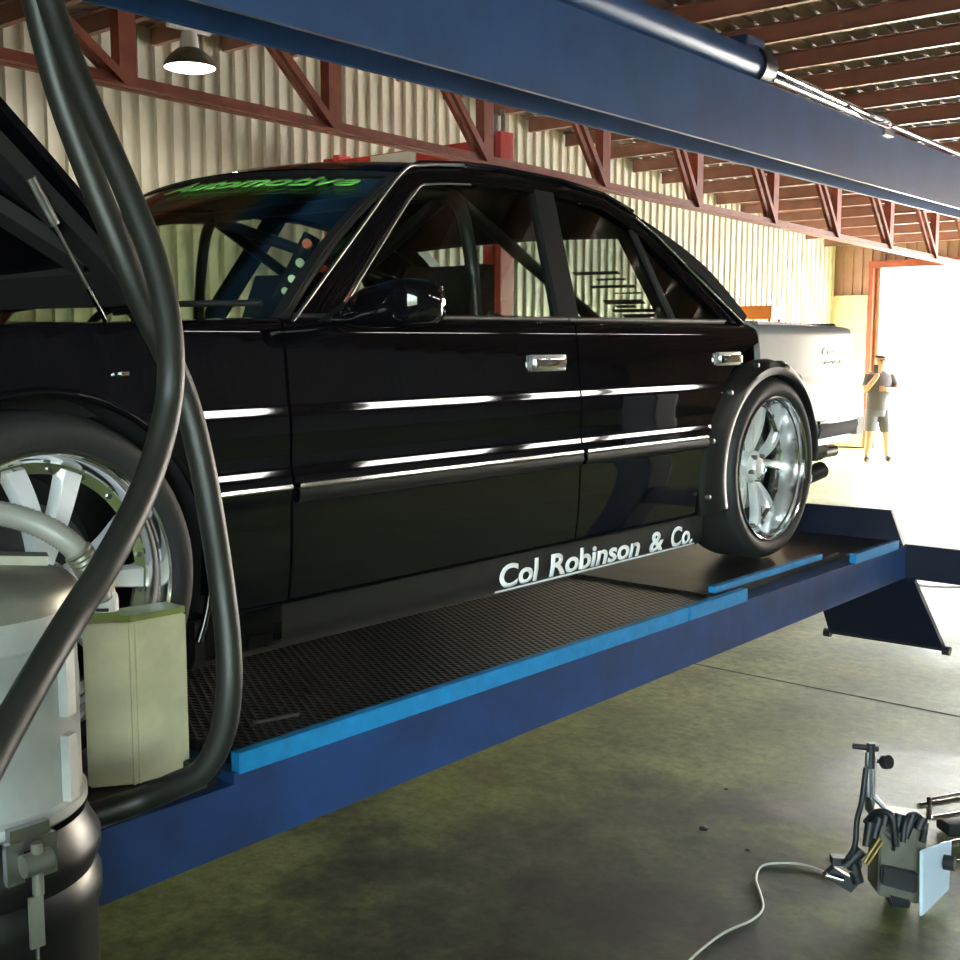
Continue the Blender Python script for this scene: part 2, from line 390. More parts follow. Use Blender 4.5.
# red two post hoist against the wall
RY = 8.45; rx1, rx2 = -7.0, -9.1
t = thing('two_post_hoist', 'bright red two post hoist standing behind the black car by the cream wall', 'hoist', (-8, RY, 0))
for rx in (rx1, rx2):
    bm = BM(); box(bm, rx-.10, rx+.02, RY-.1, RY+.1, .02, 3.75, .008); link('post', bm, M['red'], t)
    bm = BM(); box(bm, rx+.035, rx+.10, RY-.09, RY+.09, .02, 3.78, .005); link('carriage_rail', bm, M['red'], t)
    bm = BM(); box(bm, rx-.25, rx+.25, RY-.25, RY+.25, 0, .02); link('base_plate', bm, M['red'], t)
bm = BM(); bar(bm, (rx1, RY, 3.66), (rx2, RY, 3.66), .12, .14); link('crossbeam', bm, M['red'], t)
bm = BM(); box(bm, -8.55, -7.95, RY-.075, RY-.062, 3.60, 3.72); link('sign_plate', bm, M['white'], t)
bm = BM(); tube(bm, [(rx1+.05, RY, 3.78), (rx1+.05, RY, 3.98)], .02, 8); tube(bm, [(rx1-.03, RY, 3.74), (rx1-.03, RY, 3.95)], .02, 8); link('hydraulic_line', bm, M['steel'], t)

# ------------------------------------------------------------------ overhead beam
BD = Vector((-.073, .9973, .013)); BN = Vector((.9973, .073, 0))   # along, towards the camera side
P0 = Vector((0, 0, H)); dr = FW + RT*((640-480)/F) - UP*((120-480)/F); P0 = P0 + dr*((2.90-H)/dr.z)
t = thing('overhead_beam', 'large blue steel beam crossing high above the black car', 'beam', (P0.x, P0.y, 2.9))
bh = .365; bw = .27
def bp(s, n, z): return P0 + BD*s + BN*n + Vector((0, 0, z))
bm = BM(); S0, S1 = -6.5, 8.6
prof = [(0, 0), (0, bh), (-bw, bh), (-bw, 0), (-bw+.014, 0), (-bw+.014, bh-.014), (-.014, bh-.014), (-.014, 0)]
v0 = [bm.verts.new(bp(S0, n, z)) for n, z in prof]; v1 = [bm.verts.new(bp(S1, n, z)) for n, z in prof]
bm.faces.new(v0); bm.faces.new(v1[::-1])
for i in range(8): bm.faces.new((v0[i], v1[i], v1[(i+1) % 8], v0[(i+1) % 8]))
bmesh.ops.bevel(bm, geom=[e for e in bm.edges if e.calc_length() > 5], offset=.004, segments=2, affect='EDGES')
link('box_section', bm, M['beam'], t, 35)
bm = BM(); a = bp(0, .008, -.004); bar(bm, bp(S0, .002, -.003), bp(S1, .002, -.003), .02, .012); link('bottom_flange', bm, M['beam'], t)
for s in (S0+.15, S1-.15):
    bm = BM(); c = bp(s, -bw/2, 0); box(bm, c.x-.1, c.x+.1, c.y-.1, c.y+.1, 0.02, c.z, .01); box(bm, c.x-.2, c.x+.2, c.y-.2, c.y+.2, 0, .02); link('post', bm, M['beam'], t)
def cyl(name, s0, s1, n, z, r, m, z2=None):
    bm = BM(); tube(bm, [bp(s0, n, z), bp(s1, n, z if z2 is None else z2)], r, 28); return link(name, bm, m, cy, 50)
cy = thing('hydraulic_cylinder', 'blue hydraulic ram with polished rods lying along the top of the overhead beam', 'hydraulic ram', bp(1, 0, bh+.08))
cyl('barrel', -3.2, 1.36, -.07, bh+.085, .082, M['beam'])
cyl('end_collar', 1.28, 1.42, -.07, bh+.085, .100, M['dnavy'])
bm = BM(); c = bp(1.25, -.07, bh+.17); box(bm, c.x-.05, c.x+.05, c.y-.1, c.y+.1, c.z-.03, c.z+.045, .01); link('mount_block', bm, M['navy'], cy)
cyl('piston_rod', 1.42, 3.15, -.06, bh+.105, .026, M['chrome'], bh+.07)
cyl('guide_rod', 1.42, 3.3, .0, bh+.03, .017, M['chrome'], bh+.02)
cyl('clevis', 3.1, 3.42, -.06, bh+.068, .045, M['steel'])
bm = BM(); c = bp(3.3, -.04, bh+.03); box(bm, c.x-.06, c.x+.06, c.y-.08, c.y+.08, bh+2.9-.0, bh+2.9+.06, .008); link('anchor_block', bm, M['steel'], cy)
cyl('tie_rod', 3.42, 6.5, -.06, bh+.066, .02, M['steel'], bh+.05)
for k in range(3):
    bm = BM(); pts = [bp(2.55+k*.1, .0, bh+.05-k*.01), bp(2.9+k*.13, .03, bh+.0), bp(3.2+k*.1, .01, bh+.04)]; tube(bm, spline(pts), .008, 8); link('hydraulic_line', bm, M['trimb'] if k < 2 else M['truss'], cy, 60)

# ------------------------------------------------------------------ four post hoist under the car
ZT = 1.19
hz = thing('four_post_hoist', 'navy blue drive-on hoist with light blue edge stripes holding up the black car', 'hoist', (-2.8, 2.5, 0))
def runway(x0, x1, near):
    s = 1 if near else -1; xe = x1 if near else x0
    bm = BM(); prism(bm, [(x0, .2, 1.006), (x0, .2, 1.140), (x0, 1.32, 1.140), (x0, 1.32, 1.160), (x0, 4.55, 1.160), (x0, 4.55, 1.034)], (x1-x0, 0, 0)); link('runway', bm, M['navy'], hz)
    bm = BM(); e0, e1 = (x0, x1-.022) if near else (x0+.022, x1)
    box(bm, e0, e1, 1.35, 3.15, 1.155, 1.184); link('tread_deck', bm, M['deck'], hz)
    bm = BM(); box(bm, e0, e1-.05 if near else e1, 3.15, 4.10, 1.155, 1.1885); box(bm, e0, e1, 4.10, 4.545, 1.155, 1.180); link('slip_plate', bm, M['deckr'], hz)
    bm = BM(); box(bm, e0, e1, .25, 1.30, 1.138, 1.152); link('turntable_recess', bm, M['deckr'], hz)
    bm = BM(); lathe(bm, [(1.150, 0), (1.150, .155), (1.1885, .155), (1.1885, 0)], ((x0+x1)/2-.035*s, 1.09, 0), seg=36); link('turn_plate', bm, M['steel'], hz, 30)
    for (a, b, xo, z0, z1) in ((1.33, 2.92, 0, 1.157, 1.197), (2.93, 3.27, 0, 1.157, 1.197), (3.18, 3.93, -.062, 1.186, 1.206), (4.07, 4.47, 0, 1.157, 1.192)):
        bm = BM(); q = xe + s*xo
        if near: box(bm, q-.02, q+.003, a, b, z0, z1, .002)
        else: box(bm, q-.003, q+.02, a, b, z0, z1, .002)
        link('edge_stripe', bm, M['light'], hz)
runway(-2.30, -1.72, True); runway(-3.90, -3.32, False)
for yb in (.33, 4.62):
    bm = BM(); box(bm, -4.55, -1.0, yb-.06, yb+.06, 1.03 if yb > 1 else .89, 1.165 if yb > 1 else 1.008, .006)
    o = link('crossbeam', bm, M['dnavy'], hz)
for px, py in ((-4.65, .33), (-4.65, 4.62), (-.92, 4.62), (-.92, .1)):
    if (px, py) == (-.92, .1): py = .33; px = -1.0
    bm = BM(); box(bm, px-.09, px+.09, py-.09, py+.09, .02, 2.2 if py > 1 and px < -2 else (1.9 if py > 1 else .9), .01); box(bm, px-.2, px+.2, py-.2, py+.2, 0, .02); link('post', bm, M['dnavy'], hz)
for x0, x1 in ((-2.21, -1.74), (-3.86, -3.36)):
    bm = BM(); prism(bm, [(x0, 4.49, 1.175), (x1+.02, 4.52, 1.165), (x1-.05, 4.56, 1.292), (x0, 4.53, 1.290)], (0, .02, 0)); link('wheel_stop_plate', bm, M['dnavy'], hz)
    bm = BM(); prism(bm, [(x0+.09, 4.565, 1.025), (x1+.05, 4.565, 1.025), (x1+.11, 4.75, .73), (x0+.10, 4.75, .725)], (0, .02, .008)); link('drive_on_ramp', bm, M['dnavy'], hz)
    bm = BM(); tube(bm, [(x0+.075, 4.76, .722), (x1+.125, 4.76, .727)], .010, 10)
    for q in ((x0+.09, 4.76, .715), (x1+.12, 4.76, .720)): lathe(bm, [(-.014, 0), (-.014, .018), (.014, .018), (.014, 0)], q, 'x', 16)
    link('ramp_roller', bm, M['trimb'], hz, 40)
bm = BM(); tube(bm, spline([(-1.9, 4.70, 1.02), (-1.75, 4.69, .985), (-1.55, 4.69, 1.0), (-1.3, 4.68, 1.08)]), .005, 8); link('air_line', bm, M['cable'], hz, 60)

# ------------------------------------------------------------------ the black sedan
XC = -2.79
car = thing('black_sedan', 'glossy black four door drift sedan with silver rear quarter raised on the blue hoist', 'car', (XC, 2.45, ZT))
PR = [(2.02, .075), (2.01, .056), (2.0, .040), (1.988, .0235), (1.965, .0208), (1.93, .0167), (1.88, .0120), (1.84, .0082), (1.822, .0070), (1.815, .0062), (1.811, .0054), (1.805, .00415), (1.799, .0029), (1.793, .00165), (1.788, .0008),
      (1.77, .0005), (1.72, .002), (1.692, .003), (1.690, .0028), (1.685, .0022), (1.680, .00095), (1.675, -.0003), (1.670, -.00155), (1.665, -.0028), (1.660, -.0035), (1.655, -.0038), (1.632, -.0038), (1.622, -.002), (1.612, .002), (1.60, .0035), (1.57, .004),
      (1.52, .006), (1.46, .0105), (1.42, .016), (1.40, .019), (1.395, .034), (1.38, .038), (1.35, .037), (1.31, .040), (1.29, .05), (1.27, .08)]
def prof(z):
    if z >= PR[0][0]: return PR[0][1]
    for (a, pa), (b, pb) in zip(PR, PR[1:]):
        if z >= b: return pa + (pb-pa)*(a-z)/(a-b)
    return PR[-1][1]
def W(y):
    w = .862
    if y > 3.95: w -= .085*((y-3.95)/.85)**2
    if y < .9: w -= .10*((.9-y)/.65)**2
    return w
def sx(y, z, s): return XC + s*(W(y)-prof(z))
FY, RYW, WZ, WR = 1.09, 3.815, 1.508, .318
def arch(yc, r, base):
    def f(y):
        d = abs(y-yc)
        return max(base, WZ+math.sqrt(max(0, r*r-d*d))) if d < r else base
    return f
def panel(name, y0, y1, s, zb, zt, m, ny=30, zs=None, parent=None, edge=.018, extra=()):
    zb = zb if callable(zb) else (lambda y, q=zb: q); zt = zt if callable(zt) else (lambda y, q=zt: q)
    rows = sorted({p[0] for p in PR} | {1.33, 1.55, 1.75, 1.86, 1.905})
    ys = sorted({y0+(y1-y0)*i/ny for i in range(ny+1)} | {e for e in extra if y0 < e < y1})
    g = []
    for y in ys:
        a, b = zb(y), zt(y); b = max(b, a+.001)
        g.append([Vector((sx(y, min(max(z, a), b), s), y, min(max(z, a), b))) for z in rows])
    bm = BM(); shell(bm, g, (-s*.022, 0, 0)); bmesh.ops.remove_doubles(bm, verts=bm.verts, dist=.0002)
    return link(name, bm, m, parent or car, 50)
def belt(y): return 2.0 + .010*(y-2)/1.7 - (.030*(1.70-y) if y < 1.7 else 0) - (.03*((y-3.8)/.95)**2 if y > 3.8 else 0)
def roundend(fn, yend, r, top):
    return fn
doors = {}
for s in (1, -1):
    ex = [FY+.36*math.cos(k*PI/24) for k in range(25)] + [RYW+.40*math.cos(k*PI/24) for k in range(25)]
    fen = panel('front_fender', .30, 1.646, s, arch(FY, .352, 1.30), belt, M['black'], extra=ex)
    bm = BM(); g = [[Vector((sx(y, belt(y), s)-s*(.0+.13*k/3), y, belt(y)+.004*math.sin(k/3*PI)-.012*(k/3)**2)) for k in range(4)] for y in [.32+1.3*i/10 for i in range(11)]]
    shell(bm, g, (0, 0, -.01)); link('fender_top', bm, M['black'], fen, 40)
    bm = BM(); tube(bm, [(sx(FY, 1.8, s)-s*.006 + 0, FY+.353*math.cos(a), WZ+.353*math.sin(a)) for a in [(-.45+k*(PI+.7)/40) for k in range(41)]], .008, 8); link('arch_lip', bm, M['black'], fen, 60)
    # repeater lamp
    bm = BM(); box(bm, sx(1.28, 1.75, s)-.006, sx(1.28, 1.75, s)+.006, 1.245, 1.262, 1.885, 1.893, .002); link('fender_clip', bm, M['chrome'], fen)
    def ztd(y): return belt(y)
    fd = panel('front_door', 1.654, 2.684, s, 1.392, ztd, M['black'], 24)
    def ztr(y):
        e = 3.735-y
        return belt(y) - (0 if e > .06 else .06-math.sqrt(max(0, .0036-(.06-e)**2)))
    rd = panel('rear_door', 2.692, 3.735, s, arch(RYW, .44, 1.392), ztr, M['black'], 40, extra=ex+[3.735-.06*(1-math.cos(k*PI/16)) for k in range(9)])
    sill = panel('side_skirt', 1.42, 3.42, s, 1.285, 1.386, M['blackm'], 10)
    qp = panel('rear_quarter_panel', 3.742, 4.62, s, arch(RYW, .37, 1.58), lambda y: belt(y)+.004, M['silver'], 40, extra=ex)
    bm = BM(); g = [[Vector((sx(y, z, s)-s*.004, y, z)) for z in (1.555, 1.57, 1.579)] for y in [4.17+.45*i/10 for i in range(11)]]; shell(bm, g, (-s*.02, 0, 0)); link('rear_valance', bm, M['silver'], qp, 40)
    # door furniture
    for d, hy, a, b in ((fd, 2.545, 1.66, 2.68), (rd, 3.515, 2.70, 3.36)):
        bm = BM(); g = [[Vector((sx(y, z, s)+s*q, y, z)) for z, q in ((1.640, .000), (1.6405, .0112), (1.6435, .0112), (1.6500, .0094), (1.652, .0))] for y in [a+(b-a)*i/12 for i in range(13)]]
        shell(bm, g, (-s*.004, 0, 0)); link('chrome_strip', bm, M['chrome'], d, 10)
        bm = BM(); g = [[Vector((sx(y, z, s)+s*q, y, z)) for z, q in ((1.606, .0), (1.610, .012), (1.625, .014), (1.638, .010), (1.640, 0))] for y in [a+(b-a)*i/12 for i in range(13)]]
        shell(bm, g, (-s*.004, 0, 0)); link('rub_strip', bm, M['blackm'], d, 50)
        bm = BM(); X = sx(hy, 1.89, s); box(bm, X-.006, X+.010, hy-.075, hy+.075, 1.868, 1.912, .006)
        h = link('door_handle', bm, M['steel'], d, 30)
        bm = BM(); box(bm, X+.008, X+.022, hy-.065, hy+.06, 1.876, 1.902, .006); link('handle_flap', bm, M['chrome'], d, 30)
        # belt weatherstrip
        bm = BM(); ya, yb = (1.70, 2.684) if d is fd else (2.692, 3.68)
        tube(bm, [(sx(y, belt(y), s)-s*.004, y, belt(y)+.003) for y in [ya+(yb-ya)*i/10 for i in range(11)]], .006, 8); link('belt_strip', bm, M['steel'], d, 60)
    # front fender strip
    bm = BM(); g = [[Vector((sx(y, z, s)+s*q, y, z)) for z, q in ((1.640, .000), (1.6405, .0112), (1.6435, .0112), (1.6500, .0094), (1.652, .0))] for y in [1.45+.19*i/4 for i in range(5)]]
    shell(bm, g, (-s*.004, 0, 0)); link('chrome_strip', bm, M['chrome'], fen, 10)
    # quarter panel strip and bumper wrap
    bm = BM(); g = [[Vector((sx(y, z, s)+s*q, y, z)) for z, q in ((1.585, .0), (1.587, .02), (1.62, .026), (1.638, .018), (1.640, 0))] for y in [4.17+.43*i/8 for i in range(9)]]
    shell(bm, g, (-s*.01, 0, 0)); link('bumper_strip', bm, M['gstrip'], qp, 50)
    bm = BM(); g = [[Vector((sx(y, z, s)+s*q, y, z)) for z, q in ((1.641, .0), (1.642, .016), (1.652, .016), (1.653, 0))] for y in [4.17+.43*i/8 for i in range(9)]]
    shell(bm, g, (-s*.01, 0, 0)); link('chrome_strip', bm, M['chrome'], qp, 50)
    # wheel arch flare: a bulged band round the wheel
    bm = BM(); g = []
    for k in range(49):
        a = -.30 + k*(PI+.30)/48; row = []
        for j, (r, o) in enumerate(((.475, -.004), (.462, .006), (.44, .018), (.41, .028), (.385, .032), (.365, .031), (.352, .026), (.348, .006))):
            q_ = .5-.5*math.cos(a); r = r-(r-.345)*.80*q_*q_ - .026*q_; yy = RYW-math.cos(a)*r; zz = WZ+math.sin(a)*r*(.86 if r > .42 else .90 if r > .38 else .96)
            row.append(Vector((XC+s*(W(min(yy, 4.1))-.004+o), yy, zz)))
        g.append(row)
    shell(bm, g, (-s*.012, 0, 0)); fl = link('wheel_arch_flare', bm, M['blackm'], car, 50)
    bm = BM()
    for k in range(2, 33, 6):
        a = -.30+k*(PI+.55)/48; q_ = .5-.5*math.cos(a); r_ = .452-.107*.72*q_*q_-.022*q_; yy = RYW-math.cos(a)*r_; zz = WZ+math.sin(a)*r_*.87; lathe(bm, [(-.006, 0), (-.006, .008), (.012, .008), (.014, 0)] if s > 0 else [(.006, 0), (.006, .008), (-.012, .008), (-.014, 0)], (XC+s*(W(min(yy, 4.1))+.006), yy, zz), 'x', 10)
    link('flare_bolts', bm, M['steel'], fl, 40)
    # inner wheel wells
    for yc in (FY, RYW):
        bm = BM(); g = [[Vector((XC+s*x, yc+.36*math.cos(a), WZ+.36*math.sin(a)*.98)) for x in (.50, .83)] for a in [-.3+k*(PI+.6)/24 for k in range(25)]]
        shell(bm, g, lambda p, yc=yc: Vector((0, (p.y-yc)*.03, (p.z-WZ)*.03))); link('wheel_well', bm, M['inner'], car, 50)
        bm = BM(); box(bm, XC+s*.50-.01, XC+s*.50+.01, yc-.36, yc+.36, 1.42, 1.86); link('wheel_well_wall', bm, M['inner'], car)
    # greenhouse
    def gp(y, z): return Vector((XC+s*(.825-(z-1.98)*.55), y, z))
    O = [(1.68, 1.985), (1.98, 2.195), (2.23, 2.368), (2.33, 2.400), (2.50, 2.418), (2.67, 2.424), (2.95, 2.418), (3.16, 2.395), (3.29, 2.35), (3.38, 2.295), (3.52, 2.17), (3.70, 2.005)]
    I = [(1.80, 1.985), (2.04, 2.165), (2.26, 2.325), (2.34, 2.352), (2.50, 2.367), (2.67, 2.374), (2.94, 2.370), (3.11, 2.352), (3.21, 2.315), (3.29, 2.265), (3.42, 2.14), (3.57, 2.005)]
    g = [[gp(*a), gp((a[0]*2+b[0])/3, (a[1]*2+b[1])/3)+Vector((s*.008, 0, 0)), gp((a[0]+b[0]*2)/3, (a[1]+b[1]*2)/3)+Vector((s*.006, 0, 0)), gp(*b)] for a, b in zip(O, I)]
    bm = BM(); shell(bm, g, (-s*.03, 0, -.004)); sf = link('side_window_frame', bm, M['black'], car, 40)
    bm = BM(); tube(bm, [gp(*p)+Vector((s*.012, 0, .002)) for p in spl2(O[:5])], .0042, 8); link('pillar_trim', bm, M['steel'], sf, 60)
    bm = BM(); tube(bm, [gp(*p)+Vector((s*.010, 0, 0)) for p in spl2(I[:5])], .0026, 8); link('pillar_trim', bm, M['steel'], sf, 60)
    bm = BM(); tube(bm, [gp((a[0]+b[0])/2+.02, (a[1]+b[1])/2)+Vector((s*.012, 0, .004)) for a, b in zip(O[8:], I[8:])], .0055, 8); link('pillar_trim', bm, M['chrome'], sf, 60)
    bm = BM(); tube(bm, [gp(*p)+Vector((0, 0, .008)) for p in O[2:9]], .007, 8); link('rain_gutter', bm, M['black'], sf, 60)
    bm = BM(); g = [[gp(a+(c-a)*t, 1.985+(2.39-1.985)*t)+Vector((s*.004, 0, 0)) for t in (0, .5, 1)] for a, c in ((2.64, 2.80), (2.68, 2.84), (2.73, 2.89))]; shell(bm, g, (-s*.03, 0, 0)); link('centre_pillar', bm, M['trimb'], car, 40)
    bm = BM(); g = [[gp(a, z) for z in (1.985, 2.31)] for a in (3.24, 3.262)]; shell(bm, g, (-s*.012, 0, 0)); link('quarter_light_bar', bm, M['trimb'], car)
    fg = [gp(*p)-Vector((s*.012, 0, 0)) for p in ((1.78, 1.98), (2.24, 2.33), (2.50, 2.372), (2.81, 2.38), (2.65, 1.98))]
    rg = [gp(*p)-Vector((s*.012, 0, 0)) for p in ((2.72, 1.98), (2.88, 2.38), (3.10, 2.36), (3.22, 2.315), (3.57, 1.98))]
    bm = BM(); prism(bm, fg, (-s*.004, 0, 0)); link('door_glass', bm, M['side'], fd)
    bm = BM(); prism(bm, rg, (-s*.004, 0, 0)); link('door_glass', bm, M['side'], rd)
    # mirror
    bm = BM()
    mx = lambda u: XC+s*u
    rings = []
    for u, hh, dd, cz, cy_ in ((.86, .012, .03, 1.998, 1.80), (.885, .018, .035, 2.0, 1.81), (.91, .034, .045, 2.012, 1.815), (.95, .044, .055, 2.02, 1.82), (1.02, .050, .06, 2.026, 1.83), (1.06, .050, .058, 2.028, 1.835), (1.085, .040, .045, 2.028, 1.84), (1.095, .02, .02, 2.028, 1.84)):
        rings.append([bm.verts.new((mx(u), cy_+dd*math.copysign(abs(math.cos(t))**.5, math.cos(t)), cz+hh*math.copysign(abs(math.sin(t))**.5, math.sin(t)))) for t in [2*PI*k/20 for k in range(20)]])
    for a, b in zip(rings, rings[1:]):
        for k in range(20): bm.faces.new((a[k], a[(k+1) % 20], b[(k+1) % 20], b[k]))
    bm.faces.new(rings[0]); bm.faces.new(rings[-1]); mi = link('door_mirror', bm, M['black'], car, 50)
    bm = BM(); box(bm, mx(.92), mx(1.07), 1.888, 1.897, 1.992, 2.062, .003); link('mirror_glass', bm, M['chrome'], mi)
    bm = BM(); prism(bm, [(mx(.828), 1.75, 1.99), (mx(.828), 1.86, 1.99), (mx(.80), 1.86, 2.035)], (s*.02, 0, 0)); link('mirror_mount', bm, M['blackm'], mi)

# roof
def railp(y):
    O = [(2.23, 2.368), (2.33, 2.400), (2.50, 2.418), (2.67, 2.424), (2.95, 2.418), (3.16, 2.395), (3.29, 2.35), (3.38, 2.30)]
    for a, b in zip(O, O[1:]):
        if y <= b[0]: return a[1]+(b[1]-a[1])*(y-a[0])/(b[0]-a[0])
    return O[-1][1]
g = []
for i in range(19):
    row = []
    for j in range(17):
        u = -1+2*j/16; c = 1-u*u
        ye = 2.23-.10*c; yr = 3.36+.05*c
        y = ye+(yr-ye)*i/18; yy = 2.23+(3.36-2.23)*i/18
        z = railp(yy)+.006+.035*c; x = XC+u*(.825-(railp(yy)-1.98)*.55)
        row.append(Vector((x, y, z)))
    g.append(row)
bm = BM(); shell(bm, g, (0, 0, -.02)); roof = link('roof_panel', bm, M['black'], car, 40)
bm = BM(); g2 = [[p+Vector((0, 0, -.03)) for p in r] for r in g]; shell(bm, g2, (0, 0, -.012)); link('headlining', bm, M['inner'], car, 40)
# windscreen
def ws(u, v):
    c = 1-u*u
    bot = Vector((XC+u*.82, 1.66-.20*c, 1.985)); top = Vector((XC+u*.612, 2.235-.105*c, 2.372+.030*c))
    p = bot.lerp(top, v); p += Vector((0, -.02, .018))*math.sin(PI*v); return p
g = [[ws(-1+2*i/20, j/10) for i in range(21)] for j in range(11)]
bm = BM(); shell(bm, g, (0, .004, -.004)); wsc = link('windscreen', bm, M['wscreen'], car, 60)
for a in (-1, 1):
    bm = BM(); g = [[ws(a*q, j/10)+Vector((0, -.002, .002)) for q in (.97, 1.0)] for j in range(11)]; shell(bm, g, (0, .012, -.012)); link('windscreen_border', bm, M['trimb'], wsc)
bm = BM(); g = [[ws(-1+2*i/20, q)+Vector((0, -.002, .002)) for q in (.955, 1.0)] for i in range(21)]; shell(bm, g, (0, .012, -.012)); link('windscreen_border', bm, M['trimb'], wsc, 60)
bm = BM(); g = [[ws(-1+2*i/20, q)+Vector((0, .006, -.006)) for q in (.82, .96)] for i in range(21)]; shell(bm, g, (0, .002, -.002)); link('sun_band', bm, M['inner'], wsc, 60)
def bmap(t, y, d):
    u = -.12+1.02*t; p = ws(u, .90+(y-.02)*2.6); return p+Vector((0, -.004-d, .004+d))
letters('banner_lettering', 'Automotive', .045, bmap, M['green'], wsc, shear=.3, bold=.001)
bm = BM(); g = [[Vector((XC+u*.82, 1.66-.20*(1-u*u)-q, 1.978-q*.12)) for q in (0, .13, .22)] for u in [-1+2*i/16 for i in range(17)]]; shell(bm, g, (0, 0, -.02)); link('cowl', bm, M['blackm'], car, 50)
for a, u0, u1 in ((0, -.05, .5), (0, .55, .95)):
    bm = BM(); tube(bm, [ws(u0, .02)+Vector((0, -.03, .015)), ws((u0+u1)/2, .05)+Vector((0, -.03, .02)), ws(u1, .07)+Vector((0, -.02, .012))], .007, 8); link('wiper', bm, M['trimb'], car, 60)
# rear screen, louvre, parcel deck and boot
def rs(u, v):
    c = 1-u*u; top = Vector((XC+u*.60, 3.37+.05*c, 2.315+.03*c)); bot = Vector((XC+u*.77, 3.76+.16*c, 2.01+.005*c)); return top.lerp(bot, v)
bm = BM(); g = [[rs(-1+2*i/16, j/6) for i in range(17)] for j in range(7)]; shell(bm, g, (0, -.004, -.004)); link('rear_screen', bm, M['side'], car, 60)
for a in (-1, 1):
    bm = BM(); g = [[rs(a*q, j/10)+Vector((0, .03+.035*math.sin(PI*j/10)+.03*(1-q), .022+.02*math.sin(PI*j/10)))  for q in (.78, .86, .93, 1.0)] for j in range(11)]; shell(bm, g, (0, -.03, -.03)); link('rear_screen_surround', bm, M['blackm'], car, 40)
    bm = BM(); g = [[rs(a*q, 0).lerp(rs(a*w, 1), j/6)+Vector((0, -.02, -.02)) for q, w in ((.86, .52), (1.0, 1.0))] for j in range(7)]; shell(bm, g, (0, -.01, -.01)); link('rear_pillar_trim', bm, M['inner'], car, 40)
bm = BM(); g = [[rs(-1+2*i/16, v)+Vector((0, .03, .022)) for i in range(17)] for v in (-.02, .10)]; shell(bm, g, (0, -.03, -.03)); link('rear_screen_surround', bm, M['blackm'], car, 40)
rsc = [o for o in car.children if o.name.startswith('rear_screen')][0]
for u0, u1, v0, v1 in ((.18, .50, .455, .485), (.30, .50, .53, .545), (.22, .52, .60, .625), (.34, .52, .68, .69), (.22, .48, .755, .80), (.27, .40, .815, .84), (.22, .62, .86, .89), (.26, .60, .915, .95)):
    bm = BM(); g = [[rs(u0+(u1-u0)*k/4, v)+Vector((0, .004, .004)) for k in range(5)] for v in (v0, v1)]; shell(bm, g, (0, .002, .002)); link('window_sticker', bm, M['trimb'], rsc)
g = [[Vector((XC+u*(W(y)-.045), y + (0 if t > 0 else (.12*(1-u*u))), belt(y)+.004+.02*(1-u*u)-.01*t)) for u in [-1+2*i/16 for i in range(17)]] for t, y in [(i/8, 3.78+.83*i/8) for i in range(9)]]
bm = BM(); shell(bm, g, (0, 0, -.02)); boot = link('boot_lid', bm, M['silver'], car, 40)
bm = BM(); g = [[Vector((XC+u*.74, 4.52+.055*q+.03*(1-u*u), 1.985+.03*q+.012*(1-abs(u)))) for q in (0, .5, 1)] for u in [-1+2*i/12 for i in range(13)]]; shell(bm, g, (0, .006, -.012)); link('boot_spoiler', bm, M['blackm'], boot, 50)
bm = BM(); g = [[Vector((XC+u*(W(4.62)-.02), 4.62+.05*(1-u*u)+.02*math.sin(PI*q), 1.57+.40*q)) for q in [j/6 for j in range(7)]] for u in [-1+2*i/14 for i in range(15)]]; shell(bm, g, (0, -.02, 0)); tail = link('tail_panel', bm, M['silver'], car, 50)
for s in (1, -1):
    bm = BM(); box(bm, XC+s*.50-.2, XC+s*.50+.2, 4.65, 4.69, 1.76, 1.88, .01); link('tail_light', bm, M['taill'], tail)
bm = BM(); g = [[Vector((XC+u*(W(4.62)+.02), 4.67+.05*(1-u**4), z)) for z in (1.575, 1.585, 1.63, 1.645)] for u in [-1+2*i/14 for i in range(15)]]; shell(bm, g, (0, -.06, 0)); link('rear_bumper', bm, M['silver'], car, 50)
# rear underside: exhaust, tow bar, diffuser bits
bm = BM(); tube(bm, [(-2.15, 4.1, 1.505), (-2.10, 4.56, 1.51)], .045, 16); tube(bm, [(-2.10, 4.5, 1.495), (-2.10, 4.71, 1.495)], .024, 16); link('exhaust', bm, M['blackm'], car, 50)
bm = BM(); box(bm, -2.35, -2.12, 4.05, 4.52, 1.43, 1.56, .02); tube(bm, [(-2.14, 4.40, 1.385), (-2.10, 4.60, 1.425)], .036, 14); link('muffler', bm, M['blackm'], car, 50)
bm = BM(); box(bm, -2.14, -2.08, 4.30, 4.48, 1.385, 1.42, .01); link('tie_down_bracket', bm, M['white'], car)
# lettering on the skirt
def smap(t, y, d): yy = 2.375+.985*t; zz = 1.303-.002*t+y; return Vector((sx(yy, zz, 1)+.002+d, yy, zz))
sill1 = [o for o in car.children if o.name.startswith('side_skirt')][0]
for wd, t0, t1 in (('Col', 0, .170), ('Robinson', .222, .682), ('&', .738, .822), ('Co.', .862, 1.0)):
    letters('skirt_lettering', wd, .088, lambda t, y, d, t0=t0, t1=t1: smap(t0+(t1-t0)*t, y, d), M['wpaint'], sill1, bold=.0022)
bm = BM(); g = [[Vector((sx(y, z, 1)+.002, y, z)) for z in (1.291, 1.2965)] for y in (2.37, 2.7, 3.0, 3.38)]; shell(bm, g, (.002, 0, 0)); link('skirt_underline', bm, M['wpaint'], sill1)
def qmap(k):
    def f(t, y, d):
        yy = 4.24+.02*k+(.26 if k == 0 else .2)*t; zz = 1.895-.035*k+y; return Vector((sx(yy, zz, 1)+.001+d, yy, zz))
    return f
qn = [o for o in car.children if o.name.startswith('rear_quarter_panel')][0]
letters('quarter_script', 'Cressida', .04, qmap(0), M['blackm'], qn, shear=.4)
